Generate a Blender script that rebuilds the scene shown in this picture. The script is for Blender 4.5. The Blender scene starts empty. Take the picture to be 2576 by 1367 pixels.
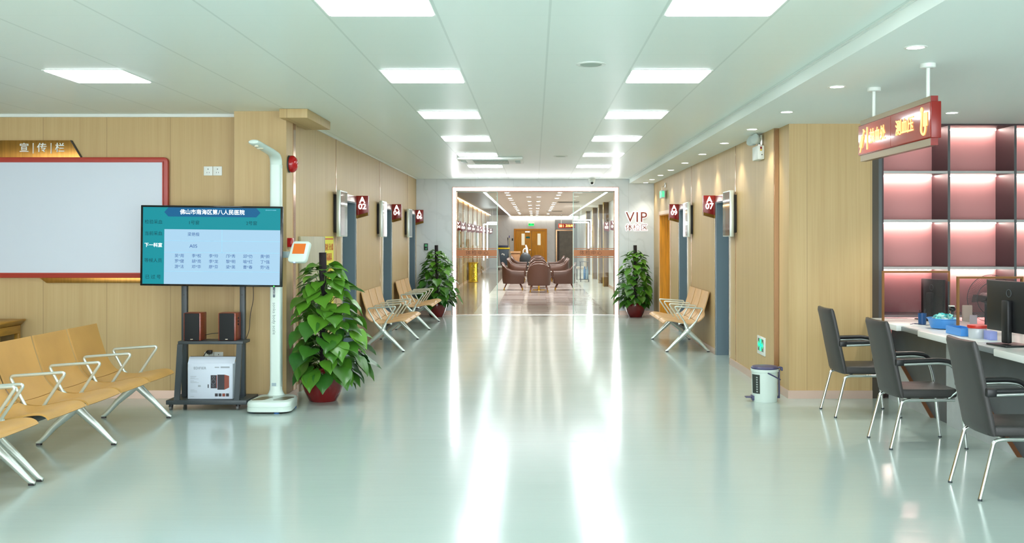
import bpy, bmesh, math, random
from mathutils import Vector, Matrix, Euler
R = math.radians
PI = math.pi
SC = bpy.context.scene
COL = SC.collection

# ------------------------------------------------------------------ camera, world, exposure
F = 2555.0            # focal length in pixels of the 2576-wide frame
VX, VY = 1345.0, 600.0
EYE = 1.6
cam_d = bpy.data.cameras.new('camera')
cam = bpy.data.objects.new('camera', cam_d); COL.objects.link(cam)
cam.location = (0, 0, EYE); cam.rotation_euler = (R(90), 0, 0)
cam_d.sensor_width = 36.0; cam_d.lens = 36.0*F/2576.0
cam_d.shift_x = -(VX-1288.0)/2576.0
cam_d.shift_y = -(683.5-VY)/2576.0
cam_d.clip_end = 200
SC.camera = cam
w = bpy.data.worlds.new('world'); SC.world = w; w.use_nodes = True
w.node_tree.nodes['Background'].inputs[0].default_value = (0.90, 0.955, 1.0, 1)
w.node_tree.nodes['Background'].inputs[1].default_value = 5.4
SC.view_settings.view_transform = 'Standard'; SC.view_settings.look = 'None'
SC.view_settings.gamma = 1.0; SC.view_settings.use_curve_mapping = False
SC.view_settings.exposure = 0.62
PANEL_E = 12.0         # radiance of the ceiling panels
ZC, ZS = 2.84, 2.745  # main ceiling, lower soffit on the right
def PX(px, Y): return (px-VX)*Y/F
def PZ(py, Y): return EYE-(py-VY)*Y/F

# ------------------------------------------------------------------ materials
def lin(c):
    c = c/255.0
    return c/12.92 if c <= 0.04045 else ((c+0.055)/1.055)**2.4
def rgb(*c): return (lin(c[0]), lin(c[1]), lin(c[2]), 1)
MATS = {}
def mat(name, c, rough=0.5, metal=0.0, emit=0.0, ecol=None, spec=0.5, coat=0.0, var=0.0, vs=(6,6,6), bump=0.0, bs=200):
    if name in MATS: return MATS[name]
    m = bpy.data.materials.new(name); m.use_nodes = True; nt = m.node_tree
    b = nt.nodes['Principled BSDF']
    b.inputs['Base Color'].default_value = rgb(*c)
    b.inputs['Roughness'].default_value = rough; b.inputs['Metallic'].default_value = metal
    b.inputs['Specular IOR Level'].default_value = spec; b.inputs['Coat Weight'].default_value = coat
    if emit:
        b.inputs['Emission Color'].default_value = rgb(*(ecol or c)); b.inputs['Emission Strength'].default_value = emit
    tc = nt.nodes.new('ShaderNodeTexCoord')
    if var or bump:
        mp = nt.nodes.new('ShaderNodeMapping'); mp.inputs['Scale'].default_value = vs
        nt.links.new(tc.outputs['Object'], mp.inputs[0])
    if var:
        n = nt.nodes.new('ShaderNodeTexNoise'); n.inputs['Scale'].default_value = 1; n.inputs['Detail'].default_value = 4
        nt.links.new(mp.outputs[0], n.inputs[0])
        r = nt.nodes.new('ShaderNodeValToRGB')
        r.color_ramp.elements[0].position = .3; r.color_ramp.elements[1].position = .7
        r.color_ramp.elements[0].color = rgb(*[max(0, x*(1-var)) for x in c])
        r.color_ramp.elements[1].color = rgb(*[min(255, x*(1+var*.5)) for x in c])
        nt.links.new(n.outputs[0], r.inputs[0]); nt.links.new(r.outputs[0], b.inputs['Base Color'])
    if bump:
        n2 = nt.nodes.new('ShaderNodeTexNoise'); n2.inputs['Scale'].default_value = bs
        nt.links.new(tc.outputs['Object'], n2.inputs[0])
        bp = nt.nodes.new('ShaderNodeBump'); bp.inputs['Strength'].default_value = bump; bp.inputs['Distance'].default_value = .01
        nt.links.new(n2.outputs[0], bp.inputs['Height']); nt.links.new(bp.outputs[0], b.inputs['Normal'])
    MATS[name] = m; return m

def mnode(nt, op, a, b=None, c=None):
    n = nt.nodes.new('ShaderNodeMath'); n.operation = op
    for i, v in enumerate((a, b, c)):
        if v is None: continue
        if isinstance(v, (int, float)): n.inputs[i].default_value = v
        else: nt.links.new(v, n.inputs[i])
    return n.outputs[0]
def mixc(nt, f, a, b):
    n = nt.nodes.new('ShaderNodeMix'); n.data_type = 'RGBA'
    if isinstance(f, (int, float)): n.inputs[0].default_value = f
    else: nt.links.new(f, n.inputs[0])
    for i, v in ((6, a), (7, b)):
        if isinstance(v, tuple): n.inputs[i].default_value = v
        else: nt.links.new(v, n.inputs[i])
    return n.outputs[2]
def posxyz(nt):
    g = nt.nodes.new('ShaderNodeNewGeometry'); s = nt.nodes.new('ShaderNodeSeparateXYZ')
    nt.links.new(g.outputs['Position'], s.inputs[0]); return g.outputs['Position'], s.outputs
def scaled_noise(nt, pos, scale, detail=3, dist=0):
    mp = nt.nodes.new('ShaderNodeMapping'); mp.inputs['Scale'].default_value = scale
    nt.links.new(pos, mp.inputs[0])
    n = nt.nodes.new('ShaderNodeTexNoise'); n.inputs['Scale'].default_value = 1; n.inputs['Detail'].default_value = detail
    n.inputs['Distortion'].default_value = dist
    nt.links.new(mp.outputs[0], n.inputs[0]); return n.outputs[0]
def seam(nt, coord, period, off, width):
    a = mnode(nt, 'SUBTRACT', coord, off); a = mnode(nt, 'DIVIDE', a, period)
    a = mnode(nt, 'FRACT', a); a = mnode(nt, 'SUBTRACT', a, .5); a = mnode(nt, 'ABSOLUTE', a)
    return mnode(nt, 'GREATER_THAN', a, .5-width/period)

def panel_wood(name, axis, period, off, c1=(200,174,126), c2=(184,155,107), sw=.003, rough=.45):
    m = bpy.data.materials.new(name); m.use_nodes = True; nt = m.node_tree; b = nt.nodes['Principled BSDF']
    pos, s = posxyz(nt)
    n = scaled_noise(nt, pos, (140, 140, 1.6), 4)
    n2 = scaled_noise(nt, pos, (14, 14, .35), 2)
    f = mnode(nt, 'MULTIPLY', mnode(nt, 'ADD', n, n2), .5)
    f = mnode(nt, 'MULTIPLY_ADD', f, 2.4, -.7)
    nt.nodes[-1].use_clamp = True
    col = mixc(nt, f, rgb(*c1), rgb(*c2))
    sm = seam(nt, s[axis], period, off, sw)
    col = mixc(nt, mnode(nt, 'MULTIPLY', sm, .55), col, rgb(130, 106, 70))
    nt.links.new(col, b.inputs['Base Color']); b.inputs['Roughness'].default_value = rough
    b.inputs['Specular IOR Level'].default_value = .35
    return m
M_WOODX = panel_wood('wood_laminate_front', 0, .636, -3.64)
M_WOODY = panel_wood('wood_laminate_side', 1, 1.17, 12.6)

def floor_mat():
    m = bpy.data.materials.new('pale_green_vinyl'); m.use_nodes = True; nt = m.node_tree; b = nt.nodes['Principled BSDF']
    pos, s = posxyz(nt)
    n = scaled_noise(nt, pos, (.8, .8, 1), 3)
    n2 = scaled_noise(nt, pos, (60, 60, 1), 2)
    col = mixc(nt, n, rgb(168, 185, 178), rgb(179, 193, 187))
    col = mixc(nt, mnode(nt, 'MULTIPLY', n2, .25), col, rgb(164, 180, 173))
    sm = seam(nt, s[1], 30.0, 10.58, .004)
    col = mixc(nt, mnode(nt, 'MULTIPLY', sm, .4), col, rgb(150, 170, 155))
    nt.links.new(col, b.inputs['Base Color'])
    rr = scaled_noise(nt, pos, (.6, 3, 1), 4)
    nt.links.new(mnode(nt, 'MULTIPLY_ADD', rr, .10, .10), b.inputs['Roughness'])
    b.inputs['Specular IOR Level'].default_value = .34
    h = scaled_noise(nt, pos, (1.2, 9, 1), 3, .4)
    bp = nt.nodes.new('ShaderNodeBump'); bp.inputs['Strength'].default_value = .25; bp.inputs['Distance'].default_value = .004
    nt.links.new(h, bp.inputs['Height']); nt.links.new(bp.outputs[0], b.inputs['Normal'])
    return m
M_FLOOR = floor_mat()

def ceil_mat():
    m = bpy.data.materials.new('white_metal_ceiling_tiles'); m.use_nodes = True; nt = m.node_tree; b = nt.nodes['Principled BSDF']
    pos, s = posxyz(nt)
    s1 = seam(nt, s[0], .62, .083, .007); s2 = seam(nt, s[1], .605, 5.645, .002)
    col = mixc(nt, mnode(nt, 'MULTIPLY', s1, .45), rgb(232, 245, 239), rgb(186, 204, 196))
    col = mixc(nt, mnode(nt, 'MULTIPLY', s2, .25), col, rgb(186, 200, 190))
    nt.links.new(col, b.inputs['Base Color'])
    b.inputs['Roughness'].default_value = .33; b.inputs['Specular IOR Level'].default_value = .5
    h = scaled_noise(nt, pos, (.8, 5, 1), 2)
    bp = nt.nodes.new('ShaderNodeBump'); bp.inputs['Strength'].default_value = .15; bp.inputs['Distance'].default_value = .006
    nt.links.new(h, bp.inputs['Height']); nt.links.new(bp.outputs[0], b.inputs['Normal'])
    return m
M_CEIL = ceil_mat()
M_PLASTER = mat('white_painted_plaster', (234, 243, 238), .6)

def marble():
    m = bpy.data.materials.new('grey_white_marble_panels'); m.use_nodes = True; nt = m.node_tree; b = nt.nodes['Principled BSDF']
    pos, s = posxyz(nt)
    mp = nt.nodes.new('ShaderNodeMapping'); mp.inputs['Rotation'].default_value = (0, R(38), 0); mp.inputs['Scale'].default_value = (1, 1, 1)
    nt.links.new(pos, mp.inputs[0])
    wv = nt.nodes.new('ShaderNodeTexWave'); wv.inputs['Scale'].default_value = .8; wv.inputs['Distortion'].default_value = 9
    wv.inputs['Detail'].default_value = 4; wv.inputs['Detail Scale'].default_value = 1.6
    nt.links.new(mp.outputs[0], wv.inputs[0])
    v = mnode(nt, 'POWER', wv.outputs[1], 26)
    br = scaled_noise(nt, pos, (1.2, 1.2, 1.2), 3)
    v = mnode(nt, 'MULTIPLY', v, mnode(nt, 'MULTIPLY_ADD', br, 1.6, -.45)); nt.nodes[-2].use_clamp = True
    n = scaled_noise(nt, pos, (1.6, 1.6, 1.6), 3)
    col = mixc(nt, n, rgb(212, 219, 222), rgb(226, 232, 233))
    col = mixc(nt, mnode(nt, 'MULTIPLY', v, .3), col, rgb(150, 160, 158))
    sm = seam(nt, s[0], .8, .36, .003)
    col = mixc(nt, mnode(nt, 'MULTIPLY', sm, .3), col, rgb(150, 158, 154))
    nt.links.new(col, b.inputs['Base Color']); b.inputs['Roughness'].default_value = .28
    return m
M_MARBLE = marble()

def glass(name, tint=(.90, .96, .93), refl=.38, ior=1.5):
    m = bpy.data.materials.new(name); m.use_nodes = True; nt = m.node_tree
    nt.nodes.remove(nt.nodes['Principled BSDF']); out = nt.nodes['Material Output']
    t = nt.nodes.new('ShaderNodeBsdfTransparent'); t.inputs[0].default_value = (*tint, 1)
    g = nt.nodes.new('ShaderNodeBsdfGlossy'); g.inputs['Roughness'].default_value = .01
    fr = nt.nodes.new('ShaderNodeFresnel'); fr.inputs[0].default_value = ior
    mx = nt.nodes.new('ShaderNodeMixShader')
    nt.links.new(mnode(nt, 'MULTIPLY', fr.outputs[0], refl), mx.inputs[0])
    nt.links.new(t.outputs[0], mx.inputs[1]); nt.links.new(g.outputs[0], mx.inputs[2]); nt.links.new(mx.outputs[0], out.inputs[0])
    MATS[name] = m; return m
M_GLASS = glass('clear_door_glass', (.90, .95, .92))
M_GLASS2 = glass('tinted_partition_glass', (.78, .72, .74), .5)

def vip_floor():
    m = bpy.data.materials.new('stone_plank_floor'); m.use_nodes = True; nt = m.node_tree; b = nt.nodes['Principled BSDF']
    pos, s = posxyz(nt)
    mp = nt.nodes.new('ShaderNodeMapping'); mp.inputs['Location'].default_value = (.3, .1, 0); nt.links.new(pos, mp.inputs[0])
    br = nt.nodes.new('ShaderNodeTexBrick'); br.inputs['Scale'].default_value = 1
    br.inputs['Brick Width'].default_value = 1.2; br.inputs['Row Height'].default_value = .3; br.inputs['Mortar Size'].default_value = .004
    br.inputs['Color1'].default_value = rgb(216, 208, 203); br.inputs['Color2'].default_value = rgb(172, 160, 153); br.inputs['Mortar'].default_value = rgb(130, 122, 116)
    nt.links.new(mp.outputs[0], br.inputs[0])
    gr = scaled_noise(nt, pos, (2, 22, 1), 4)
    col = mixc(nt, mnode(nt, 'MULTIPLY', gr, .45), br.outputs[0], rgb(120, 110, 104))
    # pale stone border strip and pale area beside the door
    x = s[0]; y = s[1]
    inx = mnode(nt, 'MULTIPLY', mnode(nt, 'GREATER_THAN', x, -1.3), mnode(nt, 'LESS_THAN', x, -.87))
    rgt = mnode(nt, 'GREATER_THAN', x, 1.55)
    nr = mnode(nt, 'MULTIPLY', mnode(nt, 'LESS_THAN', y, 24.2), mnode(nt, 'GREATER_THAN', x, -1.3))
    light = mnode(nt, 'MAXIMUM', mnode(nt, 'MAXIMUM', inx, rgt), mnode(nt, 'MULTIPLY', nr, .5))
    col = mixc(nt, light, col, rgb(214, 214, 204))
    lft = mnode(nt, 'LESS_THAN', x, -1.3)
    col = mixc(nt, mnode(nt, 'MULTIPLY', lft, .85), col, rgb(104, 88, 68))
    nt.links.new(col, b.inputs['Base Color']); b.inputs['Roughness'].default_value = .16
    return m
M_VFLOOR = vip_floor()

M_PINKTRIM = mat('rose_metal_baseboard', (206, 180, 164), .3, .35)
M_ROSE = mat('rose_gold_metal', (190, 132, 104), .22, 1.0)
M_BRONZE = mat('polished_bronze_strip', (176, 142, 110), .15, 1.0)
M_GOLD = mat('gold_metal', (214, 170, 62), .2, 1.0)
M_STEEL = mat('brushed_stainless', (205, 206, 200), .22, 1.0, var=.06, vs=(2, 60, 2))
M_CHROME = mat('chrome', (226, 230, 228), .08, 1.0)
M_ALU = mat('silver_cast_aluminium', (206, 216, 208), .32, .55)
M_GREYDOOR = mat('slate_blue_door_paint', (104, 124, 134), .5, bump=.04, bs=600)
M_YDOOR = mat('amber_oak_veneer', (222, 156, 36), .4, var=.12, vs=(30, 30, 2))
M_BLACK = mat('black_plastic', (26, 27, 29), .4)
M_BLACKG = mat('glossy_black', (14, 15, 18), .08)
M_CHARC = mat('charcoal_painted_steel', (56, 64, 68), .45)
M_LEATHER = mat('black_leather', (52, 51, 50), .42, bump=.15, bs=350)
M_WHITEP = mat('white_plastic', (206, 222, 214), .3)
M_WHITE = mat('white_enamel', (226, 232, 226), .35)
M_RED = mat('crimson_lacquer', (136, 30, 24), .25)
M_REDF = mat('red_board_frame', (172, 58, 44), .4)
M_REDPOT = mat('oxblood_glazed_ceramic', (118, 24, 26), .16, coat=.4, var=.15)
M_SEAT = mat('honey_polyurethane_seat', (198, 152, 84), .42, var=.05, vs=(3, 3, 3))
M_SEATB = mat('honey_beech_plywood', (216, 174, 118), .38, var=.08, vs=(4, 30, 4))
M_EMIT = mat('led_panel_diffuser', (255, 255, 255), .5, emit=PANEL_E, ecol=(244, 250, 255))
M_DOWN = mat('downlight_lens', (255, 255, 255), .5, emit=10, ecol=(255, 252, 246))
M_LED = mat('led_portal_strip', (255, 255, 255), .5, emit=9, ecol=(250, 250, 255))
M_NEON = mat('sign_letter_light', (255, 255, 255), .5, emit=1.8, ecol=(255, 250, 246))
M_SCREENB = mat('dark_screen_glass', (18, 24, 24), .05, coat=.5)

# ------------------------------------------------------------------ mesh builder
def fillet(pts, r, n=5, closed=False):
    pts = [Vector(p) for p in pts]; out = []
    N = len(pts)
    for i, p in enumerate(pts):
        if not closed and i in (0, N-1): out.append(p); continue
        a = pts[i-1]; c = pts[(i+1) % N]
        da = (a-p); dc = (c-p); rr = min(r, da.length*.45, dc.length*.45)
        s = p+da.normalized()*rr; e = p+dc.normalized()*rr
        for k in range(n+1):
            t = k/n; out.append(s*(1-t)**2+p*2*t*(1-t)+e*t*t)
    return out

class MB:
    def __init__(self): self.v = []; self.f = []; self.m = []
    def add(self, vs, fs, m=0, M=None):
        o = len(self.v)
        for p in vs:
            p = Vector(p)
            self.v.append(M @ p if M is not None else p)
        for f in fs: self.f.append([o+i for i in f]); self.m.append(m)
        return self
    def box(self, x0, x1, y0, y1, z0, z1, bev=0.0, m=0, seg=2, M=None):
        x0, x1 = min(x0, x1), max(x0, x1); y0, y1 = min(y0, y1), max(y0, y1); z0, z1 = min(z0, z1), max(z0, z1)
        vs = [(x0,y0,z0),(x1,y0,z0),(x1,y1,z0),(x0,y1,z0),(x0,y0,z1),(x1,y0,z1),(x1,y1,z1),(x0,y1,z1)]
        fs = [(0,3,2,1),(4,5,6,7),(0,1,5,4),(1,2,6,5),(2,3,7,6),(3,0,4,7)]
        if bev <= 0: return self.add(vs, fs, m, M)
        return self.bevadd(vs, fs, bev, seg, m, M)
    def bevadd(self, vs, fs, bev, seg, m, M, edges=None):
        bm = bmesh.new(); bv = [bm.verts.new(p) for p in vs]
        for f in fs: bm.faces.new([bv[i] for i in f])
        bm.normal_update()
        eds = [e for e in bm.edges if len(e.link_faces) == 2 and e.calc_face_angle(0) > .5]
        bmesh.ops.bevel(bm, geom=eds, offset=bev, segments=seg, profile=.5, affect='EDGES', clamp_overlap=True)
        bm.verts.index_update()
        self.add([v.co.copy() for v in bm.verts], [[v.index for v in f.verts] for f in bm.faces], m, M)
        bm.free(); return self
    def prism(self, pts, axis, a0, a1, m=0, bev=0.0, seg=2, M=None):
        """pts: 2D polygon; axis 0 -> (y,z) extruded along x; 1 -> (x,z) along y; 2 -> (x,y) along z"""
        def mk(p, a):
            return (a, p[0], p[1]) if axis == 0 else ((p[0], a, p[1]) if axis == 1 else (p[0], p[1], a))
        n = len(pts); vs = [mk(p, a0) for p in pts]+[mk(p, a1) for p in pts]
        ar = sum(pts[i][0]*pts[(i+1) % n][1]-pts[(i+1) % n][0]*pts[i][1] for i in range(n))
        fl = (ar > 0) ^ (axis == 1) ^ (a1 < a0)
        fs = [list(range(n))[::-1] if fl else list(range(n)), [n+i for i in range(n)] if fl else [n+i for i in range(n)][::-1]]
        for i in range(n):
            j = (i+1) % n
            fs.append([i, j, n+j, n+i] if fl else [j, i, n+i, n+j])
        if bev > 0: return self.bevadd(vs, fs, bev, seg, m, M)
        return self.add(vs, fs, m, M)
    def tube(self, pts, r, n=10, m=0, closed=False, flat=None, M=None):
        pts = [Vector(p) for p in pts]; N = len(pts)
        rs = r if isinstance(r, (list, tuple)) else [r]*N
        tang = []
        for i in range(N):
            if closed: t = pts[(i+1) % N]-pts[i-1]
            else: t = pts[min(i+1, N-1)]-pts[max(i-1, 0)]
            tang.append(t.normalized())
        up = Vector((0, 0, 1)) if abs(tang[0].z) < .9 else Vector((0, 1, 0))
        if flat is not None: up = Vector(flat[0])
        u = (up-tang[0]*up.dot(tang[0])).normalized(); vs = []; fs = []
        for i in range(N):
            if flat is not None: u = Vector(flat[0])
            u = (u-tang[i]*u.dot(tang[i])).normalized(); v = tang[i].cross(u)
            k = flat[1] if flat is not None else 1
            for j in range(n):
                a = 2*PI*j/n
                vs.append(pts[i]+u*(math.cos(a)*rs[i]*k)+v*(math.sin(a)*rs[i]))
        for i in range(N if closed else N-1):
            for j in range(n):
                a = i*n+j; b = i*n+(j+1) % n; c = ((i+1) % N)*n+(j+1) % n; d = ((i+1) % N)*n+j
                fs.append([a, b, c, d])
        if not closed: fs.append(list(range(n))[::-1]); fs.append([(N-1)*n+j for j in range(n)])
        return self.add(vs, fs, m, M)
    def cyl(self, p0, p1, r0, r1=None, n=24, m=0, M=None):
        return self.tube([p0, p1], [r0, r0 if r1 is None else r1], n, m, M=M)
    def lathe(self, prof, c=(0, 0, 0), n=32, m=0, M=None, sx=1, sy=1, cap=True):
        vs = []; fs = []
        for (r, z) in prof:
            for j in range(n):
                a = 2*PI*j/n; vs.append((c[0]+r*math.cos(a)*sx, c[1]+r*math.sin(a)*sy, c[2]+z))
        for i in range(len(prof)-1):
            for j in range(n): fs.append([i*n+j, i*n+(j+1) % n, (i+1)*n+(j+1) % n, (i+1)*n+j])
        if cap and prof[0][0] > 1e-4: fs.append(list(range(n))[::-1])
        if cap and prof[-1][0] > 1e-4: fs.append([(len(prof)-1)*n+j for j in range(n)])
        return self.add(vs, fs, m, M)
    def sphere(self, c, r, s=(1, 1, 1), n=20, k=12, m=0, M=None):
        prof = [(r*math.sin(PI*i/k) if 0 < i < k else 1e-5, -r*math.cos(PI*i/k)*s[2]) for i in range(k+1)]
        return self.lathe(prof, c, n, m, M, s[0], s[1])
    def build(self, name, mats, parent=None, sharp=38):
        me = bpy.data.meshes.new(name)
        off = OFF.get(parent.name, Vector((0, 0, 0))) if parent is not None else Vector((0, 0, 0))
        me.from_pydata([p-off for p in self.v], [], self.f)
        if not isinstance(mats, (list, tuple)): mats = [mats]
        for mm in mats: me.materials.append(mm)
        me.polygons.foreach_set('material_index', self.m)
        me.polygons.foreach_set('use_smooth', [True]*len(me.polygons))
        me.update(); me.set_sharp_from_angle(angle=R(sharp))
        o = bpy.data.objects.new(name, me); COL.objects.link(o)
        if parent is not None: o.parent = parent; OFF[o.name] = off
        return o
    def ring(self, x0, x1, y0, y1, z0, z1, w, top=True, bottom=False, axis=1, wt=None):
        """door-frame shape without overlapping boxes; axis 1: frame in x,z; axis 0: frame in y,z (x0,x1 = depth)"""
        wt = wt or w; zt = z1-wt if top else z1; zb = z0+wt if bottom else z0
        if axis == 1:
            self.box(x0, x0+w, y0, y1, zb, zt); self.box(x1-w, x1, y0, y1, zb, zt)
            if top: self.box(x0, x1, y0, y1, z1-wt, z1)
            if bottom: self.box(x0, x1, y0, y1, z0, z0+wt)
        else:
            self.box(x0, x1, y0, y0+w, zb, zt); self.box(x0, x1, y1-w, y1, zb, zt)
            if top: self.box(x0, x1, y0, y1, z1-wt, z1)
            if bottom: self.box(x0, x1, y0, y1, z0, z0+wt)
        return self
OFF = {}
def tag(o, label=None, cat=None, group=None, kind=None):
    if label: o['label'] = label
    if cat: o['category'] = cat
    if group: o['group'] = group
    if kind: o['kind'] = kind
    return o
def thing(name, label, cat, loc=(0, 0, 0), group=None, kind=None, local=False):
    o = bpy.data.objects.new(name, None); COL.objects.link(o); o.location = loc; o.empty_display_size = .1
    tag(o, label, cat, group, kind)
    OFF[o.name] = Vector((0, 0, 0)) if local else Vector(loc)
    return o
def copy_tree(o, loc=None, rz=None, label=None, group=None, parent=None):
    c = o.copy(); COL.objects.link(c)
    if parent is not None: c.parent = parent
    for ch in list(o.children): copy_tree(ch, parent=c)
    if loc is not None: c.location = loc
    if rz is not None: c.rotation_euler = (0, 0, rz)
    if label: c['label'] = label
    if group: c['group'] = group
    return c
def structure(o): o['kind'] = 'structure'; return o
ROT = {'-y': (R(90), 0, 0), '-x': (R(90), 0, R(-90)), '+x': (R(90), 0, R(90))}
def text(s, size, loc, face, m, parent=None, name='lettering', ext=.001, bold=0.0, align='CENTER', sx=1.0, rot=None, space=1.0, lines=1.0):
    cu = bpy.data.curves.new('t', 'FONT'); cu.body = s; cu.size = size; cu.extrude = ext; cu.offset = bold
    cu.align_x = align; cu.align_y = 'CENTER'; cu.space_character = space; cu.resolution_u = 3; cu.space_line = lines
    to = bpy.data.objects.new('t', cu); COL.objects.link(to)
    dg = bpy.context.evaluated_depsgraph_get(); dg.update()
    me = bpy.data.meshes.new_from_object(to.evaluated_get(dg))
    bpy.data.objects.remove(to)
    off = OFF.get(parent.name, Vector((0, 0, 0))) if parent is not None else Vector((0, 0, 0))
    M = Matrix.Translation(Vector(loc)-off) @ Euler(rot or ROT[face]).to_matrix().to_4x4() @ Matrix.Diagonal((sx, 1, 1, 1))
    me.transform(M); me.name = name
    me.materials.clear(); me.materials.append(m)
    o = bpy.data.objects.new(name, me); COL.objects.link(o)
    if parent is not None: o.parent = parent
    return o
ORD = ['first','second','third','fourth','fifth','sixth','seventh','eighth','ninth','tenth','eleventh','twelfth','thirteenth','fourteenth','fifteenth']

# ------------------------------------------------------------------ room shell
WL, WR, YB = -2.47, 2.487, 21.18          # hall side walls, wall at the end of the hall
YPL, YRL, YPR, YRR = 9.90, 10.15, 10.14, 10.16
structure(MB().box(-8.5, 6.4, -4, YB+.02, -.1, 0).build('floor', M_FLOOR))
c = MB(); c.box(-8.5, 1.973, -4, YB+.02, ZC, ZC+.1); structure(c.build('ceiling', M_CEIL))
c = MB(); c.box(1.973, 6.4, -4, YB+.02, ZS, ZC+.1); structure(c.build('ceiling_soffit', M_PLASTER))
structure(MB().box(1.958, 1.9725, -4, YB-.001, ZC-.012, ZC-.0005).build('trim_1', M_WHITE))

def side_wall(name, x, sgn, y0, y1, ztop, gaps, m):
    """wall slab at x, body away from the hall; gaps [(ya,yb,ztop_of_door)]"""
    b = MB(); xa, xb = (x, x+sgn*.22); y = y0
    for (a, e, zt) in gaps:
        b.box(xa, xb, y, a, 0, ztop); b.box(xa, xb, a, e, zt, ztop); y = e
    b.box(xa, xb, y, y1, 0, ztop)
    return structure(b.build(name, m))
DL = [(13.0, 14.0), (16.5, 17.5), (19.95, 20.95)]
DR = [(12.94, 13.93), (16.5, 17.45), (18.6, 20.2)]
DZ = 2.10
side_wall('wall_left', WL, -1, 10.3, YB+.02, ZC, [(a, b, DZ) for a, b in DL], M_WOODY)
side_wall('wall_right', WR, 1, 10.57, YB+.02, ZC, [(DR[0][0], DR[0][1], DZ), (DR[1][0], DR[1][1], DZ), (DR[2][0], DR[2][1], 2.07)], M_WOODY)
# pillars
structure(MB().box(-2.93, -2.42, YPL, 10.32, 0, ZC).build('wall_left_pillar', M_WOODX))
structure(MB().box(2.54, 3.37, YPR, 10.62, 0, ZC).build('wall_right_pillar', M_WOODX))
structure(MB().box(-8.5, -2.9, YRL, YRL+.2, 0, ZC).build('wall_left_recess', M_WOODX))
structure(MB().box(3.3, 6.4, 10.62, 10.8, 0, ZC).build('wall_right_recess', M_PLASTER))
structure(MB().box(-8.7, -8.5, -4, YRL+.2, 0, ZC).build('wall_far_left', M_WOODY))
structure(MB().box(6.4, 6.6, -4, 10.8, 0, ZC).build('wall_far_right', M_PLASTER))
# wood clad bulkhead box under the ceiling at the left pillar
tag(MB().box(-2.44, -2.17, 9.7, 10.79, 2.752, ZC-.001, .004).build('ceiling_bulkhead', M_WOODX), kind='structure')
# cornice over the recess wall, shadow gap
structure(MB().box(-8.5, -2.93, YRL-.03, YRL, ZC-.03, ZC).build('trim_2', M_WHITE))
structure(MB().box(WL, WL+.02, 10.8, YB, ZC-.012, ZC).box(-2.42, -2.4, 9.9, 10.3, ZC-.01, ZC).build('trim_3', M_WHITE))
# baseboards
b = MB(); b.box(-8.5, -2.93, YRL-.012, YRL, 0, .08); structure(b.build('baseboard_left_recess', M_PINKTRIM))
b = MB(); b.box(-2.94, -2.41, YPL-.012, YPL, 0, .08); b.box(-2.42, -2.408, YPL-.012, 10.3, 0, .08)
y = 10.3
for a, e in DL: b.box(WL, WL+.012, y, a-.03, 0, .08); y = e+.03
b.box(WL, WL+.012, y, YB, 0, .08); structure(b.build('baseboard_left', M_PINKTRIM))
b = MB(); b.box(2.528, 3.37, YPR-.012, YPR, 0, .08)
b.box(2.528, 2.54, YPR, 10.56, 0, .08); y = 10.57
for a, e in DR: b.box(WR-.012, WR, y, a-.03, 0, .08); y = e+.03
b.box(WR-.012, WR, y, YB, 0, .08); structure(b.build('baseboard_right', M_PINKTRIM))
# vertical bronze reveal strips in the wood walls
k = 4
for (x, yy, s, wd) in ((-2.42, 10.17, 1, .10), (WL, 12.62, 1, .02), (WL, 16.2, 1, .02), (WL, 19.7, 1, .02),
                   (WR, 12.55, -1, .02), (WR, 16.1, -1, .02)):
    structure(MB().box(x-.01*s, x+.004*s, yy, yy+wd, .08, ZC-.012 if s > 0 else ZS).build('trim_%d' % k, M_BRONZE)); k += 1
structure(MB().box(2.489, 2.538, 10.555, 10.575, .08, ZS).build('trim_19', M_BRONZE))
# end wall with the opening
OX0, OX1, OZ = -1.716, 1.749, 2.669
e = MB(); e.box(WL-.1, OX0, YB, YB+.25, 0, ZC); e.box(OX1, WR+.1, YB, YB+.25, 0, ZC); e.box(OX0, OX1, YB, YB+.25, OZ, ZC+.1)
structure(e.build('wall_end', M_MARBLE))
structure(MB().box(WL, OX0-.02, YB-.012, YB, 0, .09).box(OX1+.02, WR, YB-.012, YB, 0, .09).build('baseboard_end', M_PINKTRIM))

# ------------------------------------------------------------------ ceiling lights of the hall
pnl = thing('panel_light', 'x', 'ceiling light', (0, 0, 0), 'square panel lights in the hall ceiling', local=True)
PW, PL = .60, .60
MB().box(-PW/2, PW/2, -PL/2, PL/2, -.004, .0).box(-PW/2, PW/2, -PL/2, PL/2, .0, .004).build('frame', M_WHITE, pnl)
dpts = fillet([(-PW/2+.012, -PL/2+.012, 0), (PW/2-.012, -PL/2+.012, 0), (PW/2-.012, PL/2-.012, 0), (-PW/2+.012, PL/2-.012, 0)], .02, 4, True)
MB().prism([(p.x, p.y) for p in dpts], 2, -.0075, -.0042).build('diffuser', M_EMIT, pnl)
first = True
for side, xc in (('left', -.847), ('right', 1.013), ('outer left', -3.327)):
    for kk in range(-3, 7):
        yf = 5.645+2.42*kk
        if side == 'outer left' and kk > 1: continue
        lab = 'white square ceiling panel light, %s of the %s row counted from the glass doors' % (ORD[6-kk], side) if side != 'outer left' else \
              ('white square ceiling panel light above the red framed notice board' if kk == 1 else 'white square ceiling panel light high on the left, %s from the notice board' % ORD[1-kk])
        if first: pnl.location = (xc, yf-.3, ZC); pnl['label'] = lab; first = False
        else: copy_tree(pnl, (xc, yf-.3, ZC), label=lab)
dl = thing('downlight', 'x', 'downlight', (0, 0, 0), 'round downlights in the right soffit', local=True)
MB().lathe([(.052, -.004), (.066, -.004), (.068, -.001), (.068, .002), (.05, .002)], n=28, cap=False).build('trim_ring', M_WHITE, dl)
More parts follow.
